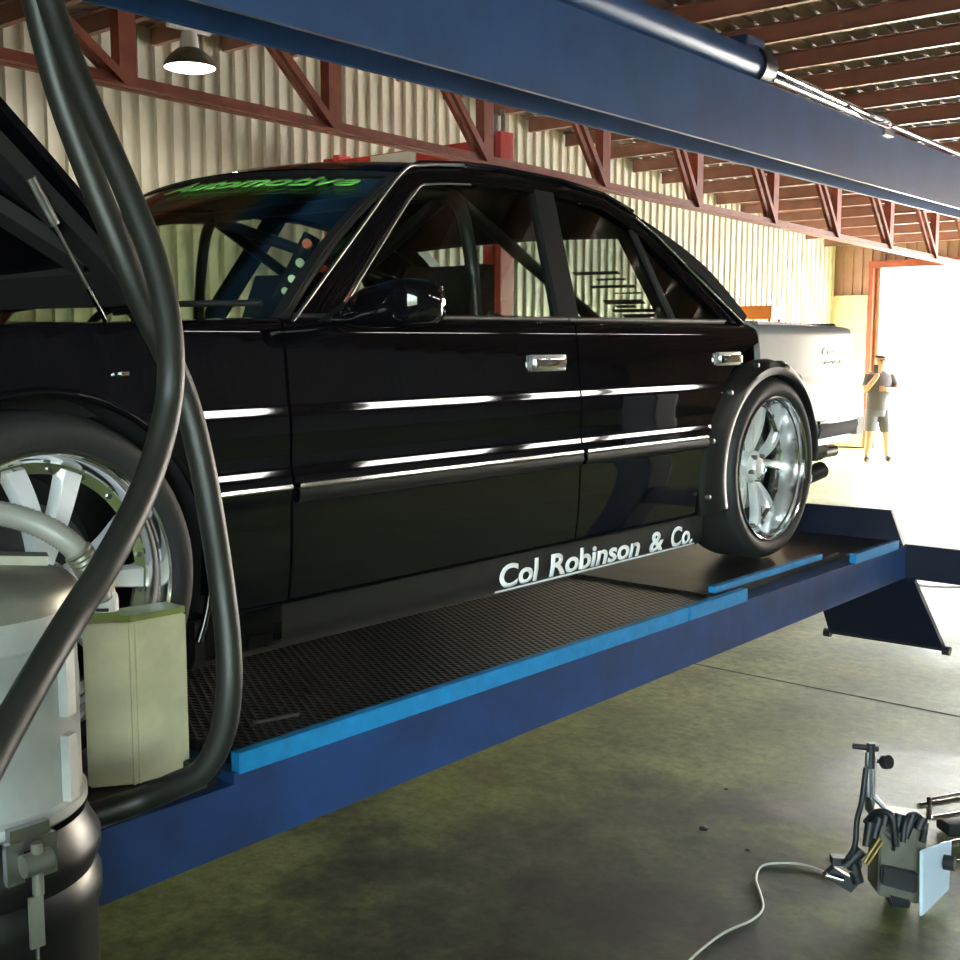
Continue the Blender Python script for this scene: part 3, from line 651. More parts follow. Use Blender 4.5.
bm = BM(); tube(bm, spline([qmap(1)(k/12, .006*(k % 2)+.004*(k % 3), .001) for k in range(13)], 4), .0016, 6); link('quarter_squiggle', bm, M['blackm'], qn, 60)
# hood, raised
hg = []; hl = 1.12; ang = math.radians(42.5)
def hoodp(u, v, dz=0):
    y0 = 1.41-.08*(1-u*u); z0 = 2.045; l = v*hl; crown = .03*(1-u*u)+.02*math.sin(PI*v)+dz
    return Vector((XC+u*.775, y0-l*math.cos(ang)+crown*math.sin(ang)*0.9, z0+l*math.sin(ang)+crown*math.cos(ang)))
bm = BM(); g = [[hoodp(-1+2*i/16, j/10) for i in range(17)] for j in range(11)]; shell(bm, g, (0, -.010, -.012)); hood = link('hood', bm, M['black'], car, 40)
bm = BM()
def hbar(u0, v0, u1, v1, w): bar(bm, hoodp(u0, v0, -.03), hoodp(u1, v1, -.03), w, .03, (0, math.sin(ang), math.cos(ang)))
for a in (-.93, .93): hbar(a, .02, a, .98, .07)
for a in (.04, .96): hbar(-.9, a, .9, a, .09)
hbar(-.85, .08, 0, .92, .06); hbar(.85, .08, 0, .92, .06); hbar(0, .05, 0, .95, .06)
link('hood_frame', bm, M['inner'], hood)
a = at(40, 168, 2.02); a = Vector((-2.02, 1.135, 2.235)); b = Vector((-2.03, 1.30, 1.958))
mid = a.lerp(b, .28); mid2 = a.lerp(b, .27)
st = BM(); tube(st, [a, mid], .0115, 14); s1 = link('gas_strut', st, M['steel'], car, 50)
st = BM(); tube(st, [mid2, a.lerp(b, .70)], .0035, 10); link('strut_rod', st, M['steel'], s1, 50)
st = BM(); tube(st, [a.lerp(b, .68), b], .005, 10); link('strut_rod', st, M['chrome'], s1, 50)
# engine bay
bm = BM(); box(bm, -3.40, -2.18, .45, 1.42, 1.35, 1.62); box(bm, -3.42, -2.16, 1.42, 1.47, 1.4, 1.94); box(bm, -3.5, -2.14, .36, .42, 1.4, 1.9)
for s in (1, -1): box(bm, XC+s*.66-.06, XC+s*.66+.06, .45, 1.42, 1.80, 1.925, .01)
eb = link('engine_bay', bm, M['inner'], car)
bm = BM(); box(bm, -3.0, -2.58, .62, 1.3, 1.55, 1.86, .03)
for k in range(6): tube(bm, [(-2.6, .7+k*.1, 1.83), (-2.42, .72+k*.1, 1.80), (-2.38, .72+k*.1, 1.70)], .02, 10)
link('engine', bm, M['blackm'], car, 40)
bm = BM(); lathe(bm, [(1.80, 0), (1.80, .07), (1.90, .07), (1.915, .04), (1.915, 0)], (-2.25, 1.13, 0), seg=24); link('strut_top', bm, M['blackm'], car, 40)
# front end
bm = BM(); g = [[Vector((XC+u*.80, .22-.05*(1-u**4)+.0*z, z)) for z in (1.27, 1.32, 1.5, 1.6)] for u in [-1+2*i/14 for i in range(15)]]; shell(bm, g, (0, .1, 0)); link('front_bumper', bm, M['black'], car, 50)
bm = BM()
for k in range(6): box(bm, -3.15, -2.43, .25, .29, 1.64+k*.035, 1.655+k*.035)
link('grille', bm, M['blackm'], car)
for s in (1, -1):
    bm = BM(); box(bm, XC+s*.56-.17, XC+s*.56+.17, .24, .34, 1.63, 1.84, .02); link('headlight', bm, M['clear'], car)
# floor pan and cabin
bm = BM(); box(bm, -3.50, -2.08, 1.46, 3.36, 1.30, 1.36); box(bm, -3.30, -2.28, 3.36, 4.6, 1.42, 1.50); box(bm, -3.57, -2.01, 1.49, 3.34, 1.36, 1.39); box(bm, -3.56, -2.02, 1.43, 1.47, 1.285, 1.7); box(bm, -3.2, -2.38, .45, 1.46, 1.28, 1.34); link('floor_pan', bm, M['inner'], car)
bm = BM(); box(bm, -3.5, -2.08, 1.62, 1.90, 1.70, 1.955, .03); g = [[Vector((XC+u*.70, 1.66-.15*(1-u*u)+.30*q, 1.965-.02*abs(q-.5))) for q in (0, .5, 1)] for u in [-1+2*i/12 for i in range(13)]]; shell(bm, g, (0, 0, -.03)); link('dashboard', bm, M['inner'], car, 40)
bm = BM()
for s in (1, -1): box(bm, XC+s*.80-.02, XC+s*.80+.02, 1.66, 3.4, 1.39, 1.965)
link('door_card', bm, M['inner'], car)
bm = BM(); box(bm, -3.40, -2.18, 3.36, 3.85, 1.9, 1.985, .01); box(bm, -3.40, -2.18, 3.32, 3.40, 1.4, 1.96, .01); link('parcel_shelf', bm, M['inner'], car)
for s in (1, -1):
    bm = BM(); X = XC+s*.36
    box(bm, X-.24, X+.24, 2.12, 2.60, 1.45, 1.60, .04); g = [[Vector((X+.22*u*(1-.35*q*q), 2.56+.16*q+.05*(1-u*u)-.05, 1.55+.62*q)) for q in [j/8 for j in range(9)]] for u in (-1, -.7, 0, .7, 1)]; shell(bm, g, (0, .07, 0))
    link('bucket_seat', bm, M['inner'], car, 50)
bm = BM(); c = Vector((XC+.36*-1, 1.98, 1.90)); tube(bm, [c+Vector((.16*math.cos(t), .16*math.sin(t)*.35, .16*math.sin(t)*.93)) for t in [2*PI*k/28 for k in range(29)]], .014, 8, cap=False); link('steering_wheel', bm, M['trimb'], car, 60)
# roll cage
cg = BM(); r = .019
cw = .56
for s in (1, -1):
    X = XC+s*cw
    tube(cg, spline([(X-s*-.07, 2.52, 1.38), (X+s*.07, 2.52, 1.95), (X+s*.02, 2.52, 2.28), (X-s*.05, 2.52, 2.355)], 5), r)
    tube(cg, [(XC+s*.53, 2.52, 2.35), (XC+s*.56, 3.10, 2.05), (XC+s*.58, 3.55, 1.82)], r)
    tube(cg, spline([(XC+s*.70, 1.72, 1.5), (XC+s*.70, 1.80, 1.96), (XC+s*.55, 2.18, 2.29), (XC+s*.52, 2.5, 2.35)], 5), r)
    tube(cg, [(XC+s*.70, 1.74, 1.85), (XC+s*.66, 2.52, 1.55)], r); tube(cg, [(XC+s*.70, 1.74, 1.55), (XC+s*.66, 2.52, 2.0)], r)
tube(cg, [(XC-.52, 2.52, 2.355), (XC+.52, 2.52, 2.355)], r)
tube(cg, [(XC+.50, 2.52, 2.34), (XC-.62, 2.52, 1.7)], r)
tube(cg, [(XC-.64, 2.52, 1.93), (XC+.64, 2.52, 1.93)], r)
tube(cg, [(XC-.50, 2.52, 2.34), (XC+.56, 3.5, 1.84)], r)
link('roll_cage', cg, M['blackm'], car, 60)
# gauge dots on the pillar pod
for (px, py, mm, rr) in ((308, 245, 'rdot', .011), (301, 264, 'dot', .010), (293, 280, 'dot', .009), (286, 292, 'dot', .008)):
    q = at(px, py, 2.83); bm = BM(); tube(bm, [q, q - FW*.02], rr, 16); link('pillar_gauge', bm, M[mm], car, 50)
bm = BM(); tube(bm, [at(312, 236, 2.88), at(280, 303, 2.88)], .022, 12); link('gauge_pod', bm, M['inner'], car, 50)

# wheels
def tyre_bm():
    bm = BM(); lathe(bm, [(-.014, .243), (.0, .254), (.008, .272), (.009, .288), (.001, .303), (-.016, .313), (-.03, .318), (-.10, .3185), (-.175, .318), (-.20, .31), (-.212, .29), (-.212, .27), (-.20, .25), (-.19, .243)], axis='x', seg=64, close=True)
    return bm
def wheel(yc, s, deep):
    c = Vector((XC+s*(.862 if yc < 2 else .872), yc, WZ)); rel = c - car.location
    def put(o, par):
        o.parent = par; return o
    bm = BM(); lathe(bm, [(-.004, .254), (.004, .2535), (.007, .250), (.004, .245), (-.006, .242), (-.018, .2415), (-.022, .237), (-deep, .226), (-deep-.004, .206), (-deep-.02, .204), (-.19, .200), (-.19, .243), (-.02, .245)], axis='x', seg=72, close=True)
    w = link('wheel', bm, M['pol'], None, 35); w.parent = car; w.location = rel
    if s < 0: w.rotation_euler = (0, 0, PI)
    def sub(name, bm, m, sm=40):
        o = link(name, bm, m, None, sm); o.parent = w; return o
    sub('tyre', tyre_bm(), M['tyre'])
    for k in range(5):
        for sd in (-1, 1):
            a0 = math.radians(-6+72*k+90); a1 = a0+sd*math.radians(15)
            bm = BM(); g = []
            for t in [i/8 for i in range(9)]:
                rr = .045+t*.172; a = a0+(a1-a0)*(t**.8)+sd*.10*(1-t); wd = (.013+.009*t) if deep < .07 else (.009+.007*t); x = -deep+.006+ -.0*t+.022*math.sin(PI*t)*.6+(.018*(1-t) if deep < .07 else -.012*(1-t))
                ce = Vector((x, math.cos(a)*rr, math.sin(a)*rr)); tn = Vector((0, -math.sin(a), math.cos(a)))
                g.append([ce-tn*wd+Vector((-.012, 0, 0)), ce-tn*wd*.8, ce+tn*wd*.8, ce+tn*wd+Vector((-.012, 0, 0))])
            shell(bm, g, (-.02, 0, 0)); sub('spoke', bm, M['spoke'])
    bm = BM(); lathe(bm, [(-deep-.03, .0), (-deep-.03, .058), (-deep+.012, .056), (-deep+.022, .045), (-deep+.024, .034), (-deep+.034, .032), (-deep+.038, 0)], axis='x', seg=32); sub('hub', bm, M['spoke'])
    bm = BM()
    for k in range(5):
        a = math.radians(72*k+54); lathe(bm, [(-deep, 0), (-deep, .009), (-deep+.034, .009), (-deep+.036, 0)], (0, math.cos(a)*.044, math.sin(a)*.044), 'x', 6)
    sub('wheel_nuts', bm, M['steel'])
    if s > 0:
        b0 = None
        for k in range(20):
            a = 2*PI*(k+.5)/20
            if b0 is None: bm = BM(); lathe(bm, [(-.004, 0), (-.004, .0062), (.006, .0055), (.007, 0)], (0, 0, 0), 'x', 8); bo = b0 = sub('rim_bolt', bm, M['disc'])
            else: bo = b0.copy(); C.objects.link(bo)
            bo.parent = w; bo.location = (-deep-.004, math.cos(a)*.2145, math.sin(a)*.2145)
    bm = BM(); lathe(bm, [(-.13, .06), (-.13, .150), (-.105, .150), (-.105, .06)], axis='x', seg=48); sub('brake_disc', bm, M['disc'])
    bm = BM(); lathe(bm, [(-.20, 0), (-.20, .199), (-.185, .199), (-.185, 0)], axis='x', seg=48); sub('backing_plate', bm, M['inner'])
    bm = BM(); g = [[Vector((x, math.cos(a)*rr, math.sin(a)*rr)) for x, rr in ((-.14, .11), (-.085, .11), (-.085, .165), (-.14, .165))] for a in [2.6+k*.1 for k in range(9)]]; shell(bm, g, (-.004, 0, 0)); sub('brake_caliper', bm, M['blackm'])
    return w
for s in (1, -1):
    wheel(FY, s, .045); wheel(RYW, s, .085)

# ------------------------------------------------------------------ foreground unit
cc = at(-32, 800, 1.56); cc = Vector((cc.x, cc.y, 0)); CR = .142
zb = 1.366
t = thing('black_drum', 'black steel drum with a clamp ring standing on the floor below the silver canister', 'drum', cc)
bm = BM(); lathe(bm, [(0, 0), (0, .15), (.02, .156), (.5, .156), (.51, .160), (.53, .160), (.54, .156), (1.20, .156), (1.225, .163), (1.245, .163), (1.262, .154), (1.285, .163), (1.30, .163), (1.32, .152), (1.338, .146), (1.342, 0)], cc, seg=56); link('drum_body', bm, M['drum'], t, 40)
# clamp facing the camera
cd = (Vector((0, 0, 0))-Vector((cc.x, cc.y, 0))).normalized(); cr = Vector((-cd.y, cd.x, 0))
def cp(ang, r, z): return cc + (cd*math.cos(ang) + cr*math.sin(ang))*r + Vector((0, 0, z))
A0 = .42
bm = BM()
for da in (-.13, .13): bar(bm, cp(A0+da, .163, 1.300), cp(A0+da, .163, 1.352), .022, .010, cp(A0, 1, 0)-cc)
bar(bm, cp(A0-.16, .16, 1.352), cp(A0+.16, .16, 1.352), .012, .03, (0, 0, 1))
link('clamp_bracket', bm, M['steel'], t)
bm = BM(); tube(bm, [cp(A0-.10, .178, 1.325), cp(A0+.10, .178, 1.325)], .014, 12); tube(bm, [cp(A0, .178, 1.35), cp(A0, .178, 1.285)], .007, 10); bar(bm, cp(A0, .170, 1.28), cp(A0, .170, 1.215), .018, .005, cp(A0, 1, 0)-cc); link('clamp_lever', bm, M['canlid'], t, 40)
bm = BM(); tube(bm, [cp(A0+.03, .160, 1.21), cp(A0+.03, .160, .8)], .0025, 8); link('drain_wire', bm, M['steel'], t)
t = thing('silver_canister', 'brushed silver vacuum canister with a domed lid at the lower left edge', 'canister', cc+Vector((0, 0, 1.342)))
bm = BM(); lathe(bm, [(1.344, 0), (1.344, CR), (1.350, CR+.006), (1.362, CR+.006), (1.368, CR), (1.565, CR), (1.572, CR+.003), (1.575, CR)] + [(1.612, CR), (1.612, 0)], cc, seg=64); link('canister_body', bm, M['can'], t, 40)
bm = BM(); lathe(bm, [(1.613, 0), (1.613, CR+.004), (1.636, CR+.003), (1.646, CR-.006), (1.656, .110), (1.664, .07), (1.668, 0)], cc, seg=64); ld = link('domed_lid', bm, M['canlid'], t, 40)
bm = BM(); q = cc+Vector((0, 0, 1.668)); lathe(bm, [(0, 0), (0, .04), (.008, .045), (.016, .04), (.018, 0)], q, seg=24); bar(bm, q+cr*-.02+Vector((0, 0, .01)), q+cr*.11+Vector((0, 0, -.002)), .035, .012); link('lid_lever', bm, M['canlid'], ld, 40)
bm = BM(); a = .95
for z0, z1 in ((1.37, 1.455), (1.48, 1.60)): bar(bm, cp(a, CR+.006, z0), cp(a, CR+.006, z1), .02, .012, cp(a, 1, 0)-cc)
link('side_rail', bm, M['can'], t)
# ribbed suction hose
pts = spline([at(-60, 520, 1.50), at(-20, 512, 1.47), at(20, 518, 1.46), at(55, 533, 1.46), at(78, 552, 1.47), at(94, 578, 1.49), at(100, 600, 1.50)], 14)
bm = BM(); tube(bm, pts, [.0145+.0012*(i % 2) for i in range(len(pts))], 16)
o = link('ribbed_hose', bm, M['ghose'], None, 70); tag(o, 'short grey ribbed hose curving over the silver canister lid', 'hose')
hc = BM(); pp = pts[-30:-16]; tube(hc, pp, [.0185 if i % 2 else .0165 for i in range(len(pp))], 16); h2 = link('hose_cuff', hc, M['tan'], o, 30)

# cream tin on the runway
def foot(px, py, z):
    d = FW + RT*((px-480)/F) - UP*((py-480)/F); return Vector((0, 0, H)) + d*((z-H)/d.z)
z0 = 1.1535; zt = 1.452
A = Vector((-1.820, 1.106, z0)); B = Vector((-1.766, 1.172, z0)); Cc = Vector((-1.785, 1.305, z0)); D = Vector((-1.860, 1.31, z0)); E = Vector((-1.885, 1.13, z0))
A = foot(88, 789, z0); B = foot(136, 785, z0); Cc = foot(191, 769, z0); D = Cc+Vector((-.06, .0, 0)); E = A+Vector((-.03, .03, 0))
t = thing('cream_tin', 'dented cream metal tin with an olive top standing on the runway end', 'tin', (B.x, B.y, z0))
bm = BM(); prism(bm, [A, B, Cc, D, E], (0, 0, zt-z0)); bmesh.ops.bevel(bm, geom=[e for e in bm.edges], offset=.004, segments=2, affect='EDGES'); link('tin_body', bm, M['cream'], t, 40)
bm = BM(); ce = (A+B+Cc+D+E)/5; prism(bm, [p.lerp(ce, .03)+Vector((0, 0, zt-z0+.0005)) for p in (B, Cc, D, E)], (0, 0, .012)); link('tin_top', bm, M['olive'], t)
bm = BM()
for q in (-.004, .008): bar(bm, B+Vector((.0025+.0, q, .002)), B+Vector((.0025, q, zt-z0-.002)), .003, .004)
link('tin_seam', bm, M['cream'], t)
t = thing('white_bottle', 'small white plastic bottle with a printed label between the canister and front wheel', 'bottle', (-1.90, 1.20, z0))
bq = Vector((-1.882, 1.16, 0)); bq = at(106, 600, 2.17); bq = Vector((bq.x, bq.y, 0)); hb_ = at(108, 577, 2.20).z-z0
t.location = (bq.x, bq.y, z0)
bm = BM(); lathe(bm, [(z0, 0), (z0, .022), (z0+hb_-.035, .022), (z0+hb_-.025, .020), (z0+hb_-.02, .016), (z0+hb_-.02, 0)], bq, seg=28); link('bottle_body', bm, M['white'], t, 40)
bm = BM(); lathe(bm, [(z0+hb_-.02, 0), (z0+hb_-.02, .017), (z0+hb_+.004, .015), (z0+hb_+.004, 0)], bq, seg=20); link('bottle_cap', bm, M['cream'], t, 40)
bm = BM()
for k in range(4):
    zz = z0+hb_-.052-k*.012
    for j in range(5):
        a = .2*j-1.3; n = Vector((math.cos(a), math.sin(a), 0)); box(bm, bq.x+n.x*.0225-.002, bq.x+n.x*.0225+.002, bq.y+n.y*.0225-.002, bq.y+n.y*.0225+.002, zz, zz+.006)
link('label_print', bm, M['trimb'], t)
# bits on the runway
def small(name, label, cat, bm, m, group=None, sm=40): return tag(link(name, bm, m, None, sm), label, cat, group)
bm = BM(); p = foot(253, 723, 1.190); q = foot(299, 714, 1.190); tube(bm, [p, q], .004, 10); small('steel_rod', 'thin bright steel rod lying on the black runway tread', 'rod', bm, M['steel'])
bm = BM(); p = foot(110, 812, 1.155); tube(bm, spline([foot(95, 828, 1.160), foot(120, 818, 1.162), foot(160, 803, 1.162), foot(205, 784, 1.165)]), .006, 10); small('thin_pipe', 'thin grey pipe lying along the runway edge under the cream tin', 'pipe', bm, M['steel'])
bm = BM(); p = foot(165, 790, 1.155)
box(bm, -1.80, -1.75, 1.265, 1.315, 1.1535, 1.183, .006); small('pipe_fitting', 'dark metal pipe fitting lying beside the cream tin', 'fitting', bm, M['blackm'])

# hoses
B_ = [(20, -60, 1.66), (36, 0, 1.68), (60, 92, 1.70), (92, 180, 1.73), (125, 262, 1.76), (146, 312, 1.79), (166, 352, 1.82), (185, 398, 1.85), (200, 455, 1.86), (212, 520, 1.87), (221, 580, 1.88), (228, 640, 1.88), (229, 690, 1.88), (222, 735, 1.89), (203, 770, 1.90), (172, 786, 1.91), (140, 800, 1.915), (95, 815, 1.885), (40, 836, 1.84), (-20, 862, 1.78)]
A_ = [(28, -80, 1.62), (50, 0, 1.63), (73, 65, 1.62), (96, 120, 1.61), (119, 172, 1.60), (139, 220, 1.59), (157, 270, 1.58), (168, 322, 1.565), (171, 370, 1.55), (167, 412, 1.54), (154, 462, 1.51), (134, 512, 1.46), (105, 566, 1.40), (72, 618, 1.35), (32, 685, 1.27), (-12, 765, 1.19), (-50, 840, 1.12)]
bm = BM(); pts = spline([at(*p) for p in B_], 7); top = pts[0]; pts = [Vector((top.x-.12, top.y, zroof(top.y)))] + [Vector((top.x-.05, top.y, 3.0))] + pts; tube(bm, pts, .0205, 18)
small('black_hose', 'thick black rubber hose looping down onto the runway beside the front wheel', 'hose', bm, M['hose'], None, 70)
bm = BM(); pts = spline([at(*p) for p in A_], 7); top = pts[0]; pts = [Vector((top.x-.03, top.y+.02, zroof(top.y)))] + [Vector((top.x-.02, top.y, 3.0))] + pts + [Vector((pts[-1].x+.03, pts[-1].y-.05, .8)), Vector((pts[-1].x+.1, pts[-1].y-.1, .02))]; tube(bm, pts, .0178, 18)
small('black_hose', 'thick black rubber hose crossing in front of the silver canister', 'hose', bm, M['hose'], None, 70)

# ------------------------------------------------------------------ alignment head on the floor
T0 = foot(870, 905, 0)
def tp(px, py, d): return at(px, py, d)
DT = (T0-Vector((0, 0, H))).dot(FW)
ex_ = RT.copy(); ey_ = Vector((FW.x, FW.y, 0)).normalized()
t = thing('alignment_clamp_tool', 'wheel alignment clamp tool with a white side plate lying on the stained floor', 'tool', T0)
def q(px, py, dd=0): return at(px, py, DT+dd)
bm = BM(); tube(bm, [q(868, 810, .05), q(868, 752, .05)], .011, 14); tube(bm, [q(873, 808, .06), q(874, 755, .06)], .006, 12); link('clamp_post', bm, M['steel'], t, 50)
bm = BM(); tube(bm, [q(853, 746, .05), q(878, 749, .05)], .010, 12); tube(bm, [q(871, 743, .05), q(870, 768, .05)], .015, 14); link('clamp_head', bm, M['trimb'], t, 50)
bm = BM(); tube(bm, [q(877, 761, .03), q(886, 762, .02)], .008, 10); tube(bm, [q(884, 762, .02), q(889, 762, 0)], .024, 18); link('clamp_knob', bm, M['trimb'], t, 50)
bm = BM(); tube(bm, spline([q(866, 768, .04), q(862, 800, .02), q(857, 820, .0), q(855, 845, -.02), q(848, 858, -.04)]), .010, 12); link('curved_lever', bm, M['trimb'], t, 60)
bm = BM(); tube(bm, spline([q(868, 800, .04), q(872, 812, .0), q(878, 822, 0)]), .014, 12); tube(bm, spline([q(874, 797, .04), q(884, 808, .02), q(890, 818, 0)]), .009, 12); link('link_arm', bm, M['steel'], t, 60)
# body block
def hexa(name, pts, dd, m, sm=None):
    bm = BM(); prism(bm, [q(*p) for p in pts], ey_*dd); bmesh.ops.bevel(bm, geom=list(bm.edges), offset=.006, segments=2, affect='EDGES'); return link(name, bm, m, t, 40)
hexa('body_block', [(880, 816, -.04), (930, 822, -.05), (919, 905, -.03), (878, 896, -.02)], .12, M['tan'])
hexa('front_panel', [(882, 866, -.055), (918, 873, -.06), (917, 895, -.058), (881, 885, -.05)], .02, M['blackm'])
hexa('lower_shoe', [(888, 893, -.03), (912, 899, -.03), (910, 911, -.02), (892, 908, -.02)], .08, M['trimb'])
bm = BM(); c4 = [q(919, 850, -.09), q(949, 840, .05), q(946, 890, .07), q(919, 917, -.08)]; prism(bm, c4, RT*.012); bmesh.ops.bevel(bm, geom=list(bm.edges), offset=.004, segments=2, affect='EDGES'); link('side_plate', bm, M['wplate'], t, 40)
bm = BM(); c = (q(944, 862, .01)); tube(bm, [c, c+RT*.03+FW*-.02], .026, 22); link('round_knob', bm, M['trimb'], t, 50)
bm = BM()
for a, b, r in (((872, 818, 0), (896, 842, -.06), .009), ((888, 812, .0), (905, 842, -.05), .007), ((905, 815, .02), (893, 850, -.05), .007), ((915, 818, .02), (925, 838, -.03), .008)): tube(bm, [q(*a), q(*b)], r, 10)
link('link_arm', bm, M['steel'], t, 60)
bm = BM(); tube(bm, spline([q(866, 822, .0), q(878, 812, -.05), q(892, 817, -.08), q(896, 846, -.08)]), .012, 12); tube(bm, spline([q(903, 842, -.09), q(906, 820, -.08), q(915, 814, -.05), q(925, 824, -.06), q(922, 842, -.08)]), .010, 12)
for a, c_ in (((870, 822), (866, 846)), ((879, 818), (874, 838)), ((886, 812), (884, 826)), ((900, 814), (896, 832)), ((913, 814), (905, 838)), ((923, 818), (918, 830))): tube(bm, [q(a[0], a[1], -.06), q(c_[0], c_[1], -.07)], [.017, .013], 12)
link('black_linkage', bm, M['trimb'], t, 60)
bm = BM(); tube(bm, [q(845, 866, .0), q(862, 850, -.01)], .02, 10); tube(bm, [q(852, 862, 0), q(858, 882, 0)], .022, 12); prism(bm, [q(824, 877, 0), q(834, 868, 0), q(860, 883, 0), q(851, 893, 0)], ey_*.03); prism(bm, [q(833, 858, .02), q(862, 860, .02), q(862, 868, .02), q(833, 866, .02)], ey_*.04); link('base_foot', bm, M['trimb'], t, 40)
bm = BM(); tube(bm, [q(826, 875, -.01), q(843, 880, -.015)], .009, 10); tube(bm, [q(848, 870, -.02), q(856, 874, -.02)], .006, 8); link('chrome_clip', bm, M['chrome'], t, 40)
bm = BM(); tube(bm, [q(864, 862, -.05), q(880, 838, -.06)], .006, 10); tube(bm, [q(867, 865, -.05), q(883, 842, -.06)], .005, 10); link('chrome_clip', bm, M['brass'], t, 40)
bm = BM()
for a, b, r, dd in (((918, 806), (1010, 792), .010, .12), ((932, 818), (1010, 806), .009, .1), ((928, 800), (1010, 784), .006, .16)): tube(bm, [q(a[0], a[1], dd), q(b[0], b[1], dd+.1)], r, 12)
tube(bm, [q(929, 798, .14), q(929, 820, .1)], .010, 10)
link('chrome_rod', bm, M['chrome'], t, 50)
bm = BM(); tube(bm, [q(940, 846, .05), q(1010, 832, .14)], .012, 12); tube(bm, [q(950, 862, .05), q(1010, 856, .1)], .006, 12); link('chrome_rod', bm, M['chrome'], t, 50)
bm = BM(); box(bm, -.14, .14, -.05, .05, 0, .05, .01); bmesh.ops.rotate(bm, verts=bm.verts, cent=(0, 0, 0), matrix=Matrix.Rotation(YAW+.15, 3, 'Z')); ps = foot(975, 826, .02); bmesh.ops.translate(bm, verts=bm.verts, vec=(ps.x, ps.y, .003))
tube(bm, [Vector((ps.x, ps.y, .05)), Vector((ps.x, ps.y, .12))], .02, 12); small('black_clamp_base', 'low black clamp base lying behind the white plated tool at the right edge', 'clamp', bm, M['trimb'])
# cable
pts = [foot(670, 985, .006), foot(692, 958, .006), foot(722, 934, .006), (foot(752, 920, .006)), foot(763, 908, .006), foot(760, 892, .006), foot(756, 878, .006), foot(762, 866, .006), foot(778, 863, .006), foot(800, 864, .006), foot(820, 870, .006), foot(836, 878, .006)]
bm = BM(); tube(bm, spline(pts), .0042, 8); small('floor_cable', 'thin pale cable snaking across the concrete floor to the clamp tool', 'cable', bm, M['cable'], None, 70)
# debris
for i, (px, py, r) in enumerate(((703, 831, .022), (748, 851, .012), (726, 790, .010))):
    p = foot(px, py, 0); bm = BM(); bmesh.ops.create_icosphere(bm, subdivisions=1, radius=r)
    for v in bm.verts: v.co = Vector((v.co.x*random.uniform(.8, 1.3), v.co.y*random.uniform(.6, 1.2), (v.co.z*.5+r*.5)))+p
    small('rubble_chip', ('largest dark concrete chip on the open floor left of the tool', 'small dark chip on the floor nearest the pale cable', 'smallest dark chip on the yellow stained floor above the other chips')[i], 'chip', bm, M['trimb'], None, 20)

# ------------------------------------------------------------------ things further back
bm = BM(); p = at(762, 313, 17); box(bm, p.x-.25, p.x+.25, p.y-.2, p.y+.2, p.z-.09, p.z+.1, .02)
t = thing('orange_machine', 'orange machine on a tall steel stand beyond the silver quarter panel', 'machine', (p.x, p.y, 0))
link('machine_body', bm, M['orange'], t)
bm = BM()
for a, b in ((-.2, -.15), (.2, -.15), (-.2, .15), (.2, .15)): box(bm, p.x+a-.02, p.x+a+.02, p.y+b-.02, p.y+b+.02, 0, p.z-.09)
link('stand', bm, M['truss'], t)

# car on another hoist behind the hood
def other_car():
    cx, cy, cz = -6.3, 2.55, 1.15
    t = thing('raised_car', 'pale green car with a blue door raised behind the open black hood', 'car', (cx, cy, cz))
    def S(pr_, name, m, half, inset=0):
        bm = BM(); g = [[Vector((cx+u*half*(1-inset*(1 if k in (0, len(pr_)-1) else 0)), cy+y, cz+z)) for k, (y, z) in enumerate(pr_)] for u in (-1, -.9, 0, .9, 1)]
        n = len(pr_); V = [[bm.verts.new(p) for p in r] for r in g]
        for i in range(4):
            for j in range(n): bm.faces.new((V[i][j], V[i+1][j], V[i+1][(j+1) % n], V[i][(j+1) % n]))
        bm.faces.new(V[0]); bm.faces.new(V[-1]); return link(name, bm, m, t, 30)
    S([(-2.1, .25), (2.1, .25), (2.15, .5), (2.1, .78), (1.0, .86), (-1.0, .86), (-2.0, .74), (-2.15, .5)], 'car_body', M['pale'], .82)
    S([(-.62, 1.30), (.75, 1.30), (.70, 1.34), (-.55, 1.34)], 'car_roof', M['pale'], .62)
    for s in (-1, 1):
        for (a, b) in (((-1.2, .85), (-.6, 1.31)), ((.15, .85), (.15, 1.31)), ((1.4, .85), (.75, 1.31))):
            bm = BM(); bar(bm, (cx+s*.78, cy+a[0], cz+a[1]), (cx+s*.62, cy+b[0], cz+b[1]), .05, .06, (0, 1, 0)); link('pillar', bm, M['pale'], t)
        bm = BM(); box(bm, cx+s*.825-.01, cx+s*.825+.01, cy-.7, cy+.1, cz+.35, cz+.84, .005); link('door', bm, M['cblue'], t)
        for yy in (-1.3, 1.3):
            bm = BM(); lathe(bm, [(-.1, .0), (-.1, .17), (-.09, .29), (.09, .29), (.1, .17), (.06, .17), (.06, 0)], (cx+s*.74, cy+yy, cz+.29), 'x', 36); link('wheel', bm, M['tyre'], t, 40)
    th = thing('plain_hoist', 'plain blue parking hoist under the pale green car behind the black hood', 'hoist', (cx, cy, 0))
    for s in (-1, 1):
        bm = BM(); box(bm, cx+s*.74-.2, cx+s*.74+.2, cy-2.3, cy+2.3, cz-.12, cz, .01); link('runway', bm, M['navy'], th)
    for yy in (-2.2, 2.2):
        bm = BM(); box(bm, cx-1.05, cx+1.05, cy+yy-.06, cy+yy+.06, cz-.22, cz-.12); link('crossbeam', bm, M['navy'], th)
        for s in (-1, 1): bm = BM(); box(bm, cx+s*1.1-.06, cx+s*1.1+.06, cy+yy-.06, cy+yy+.06, 0, cz+.05); link('post', bm, M['navy'], th)
other_car()

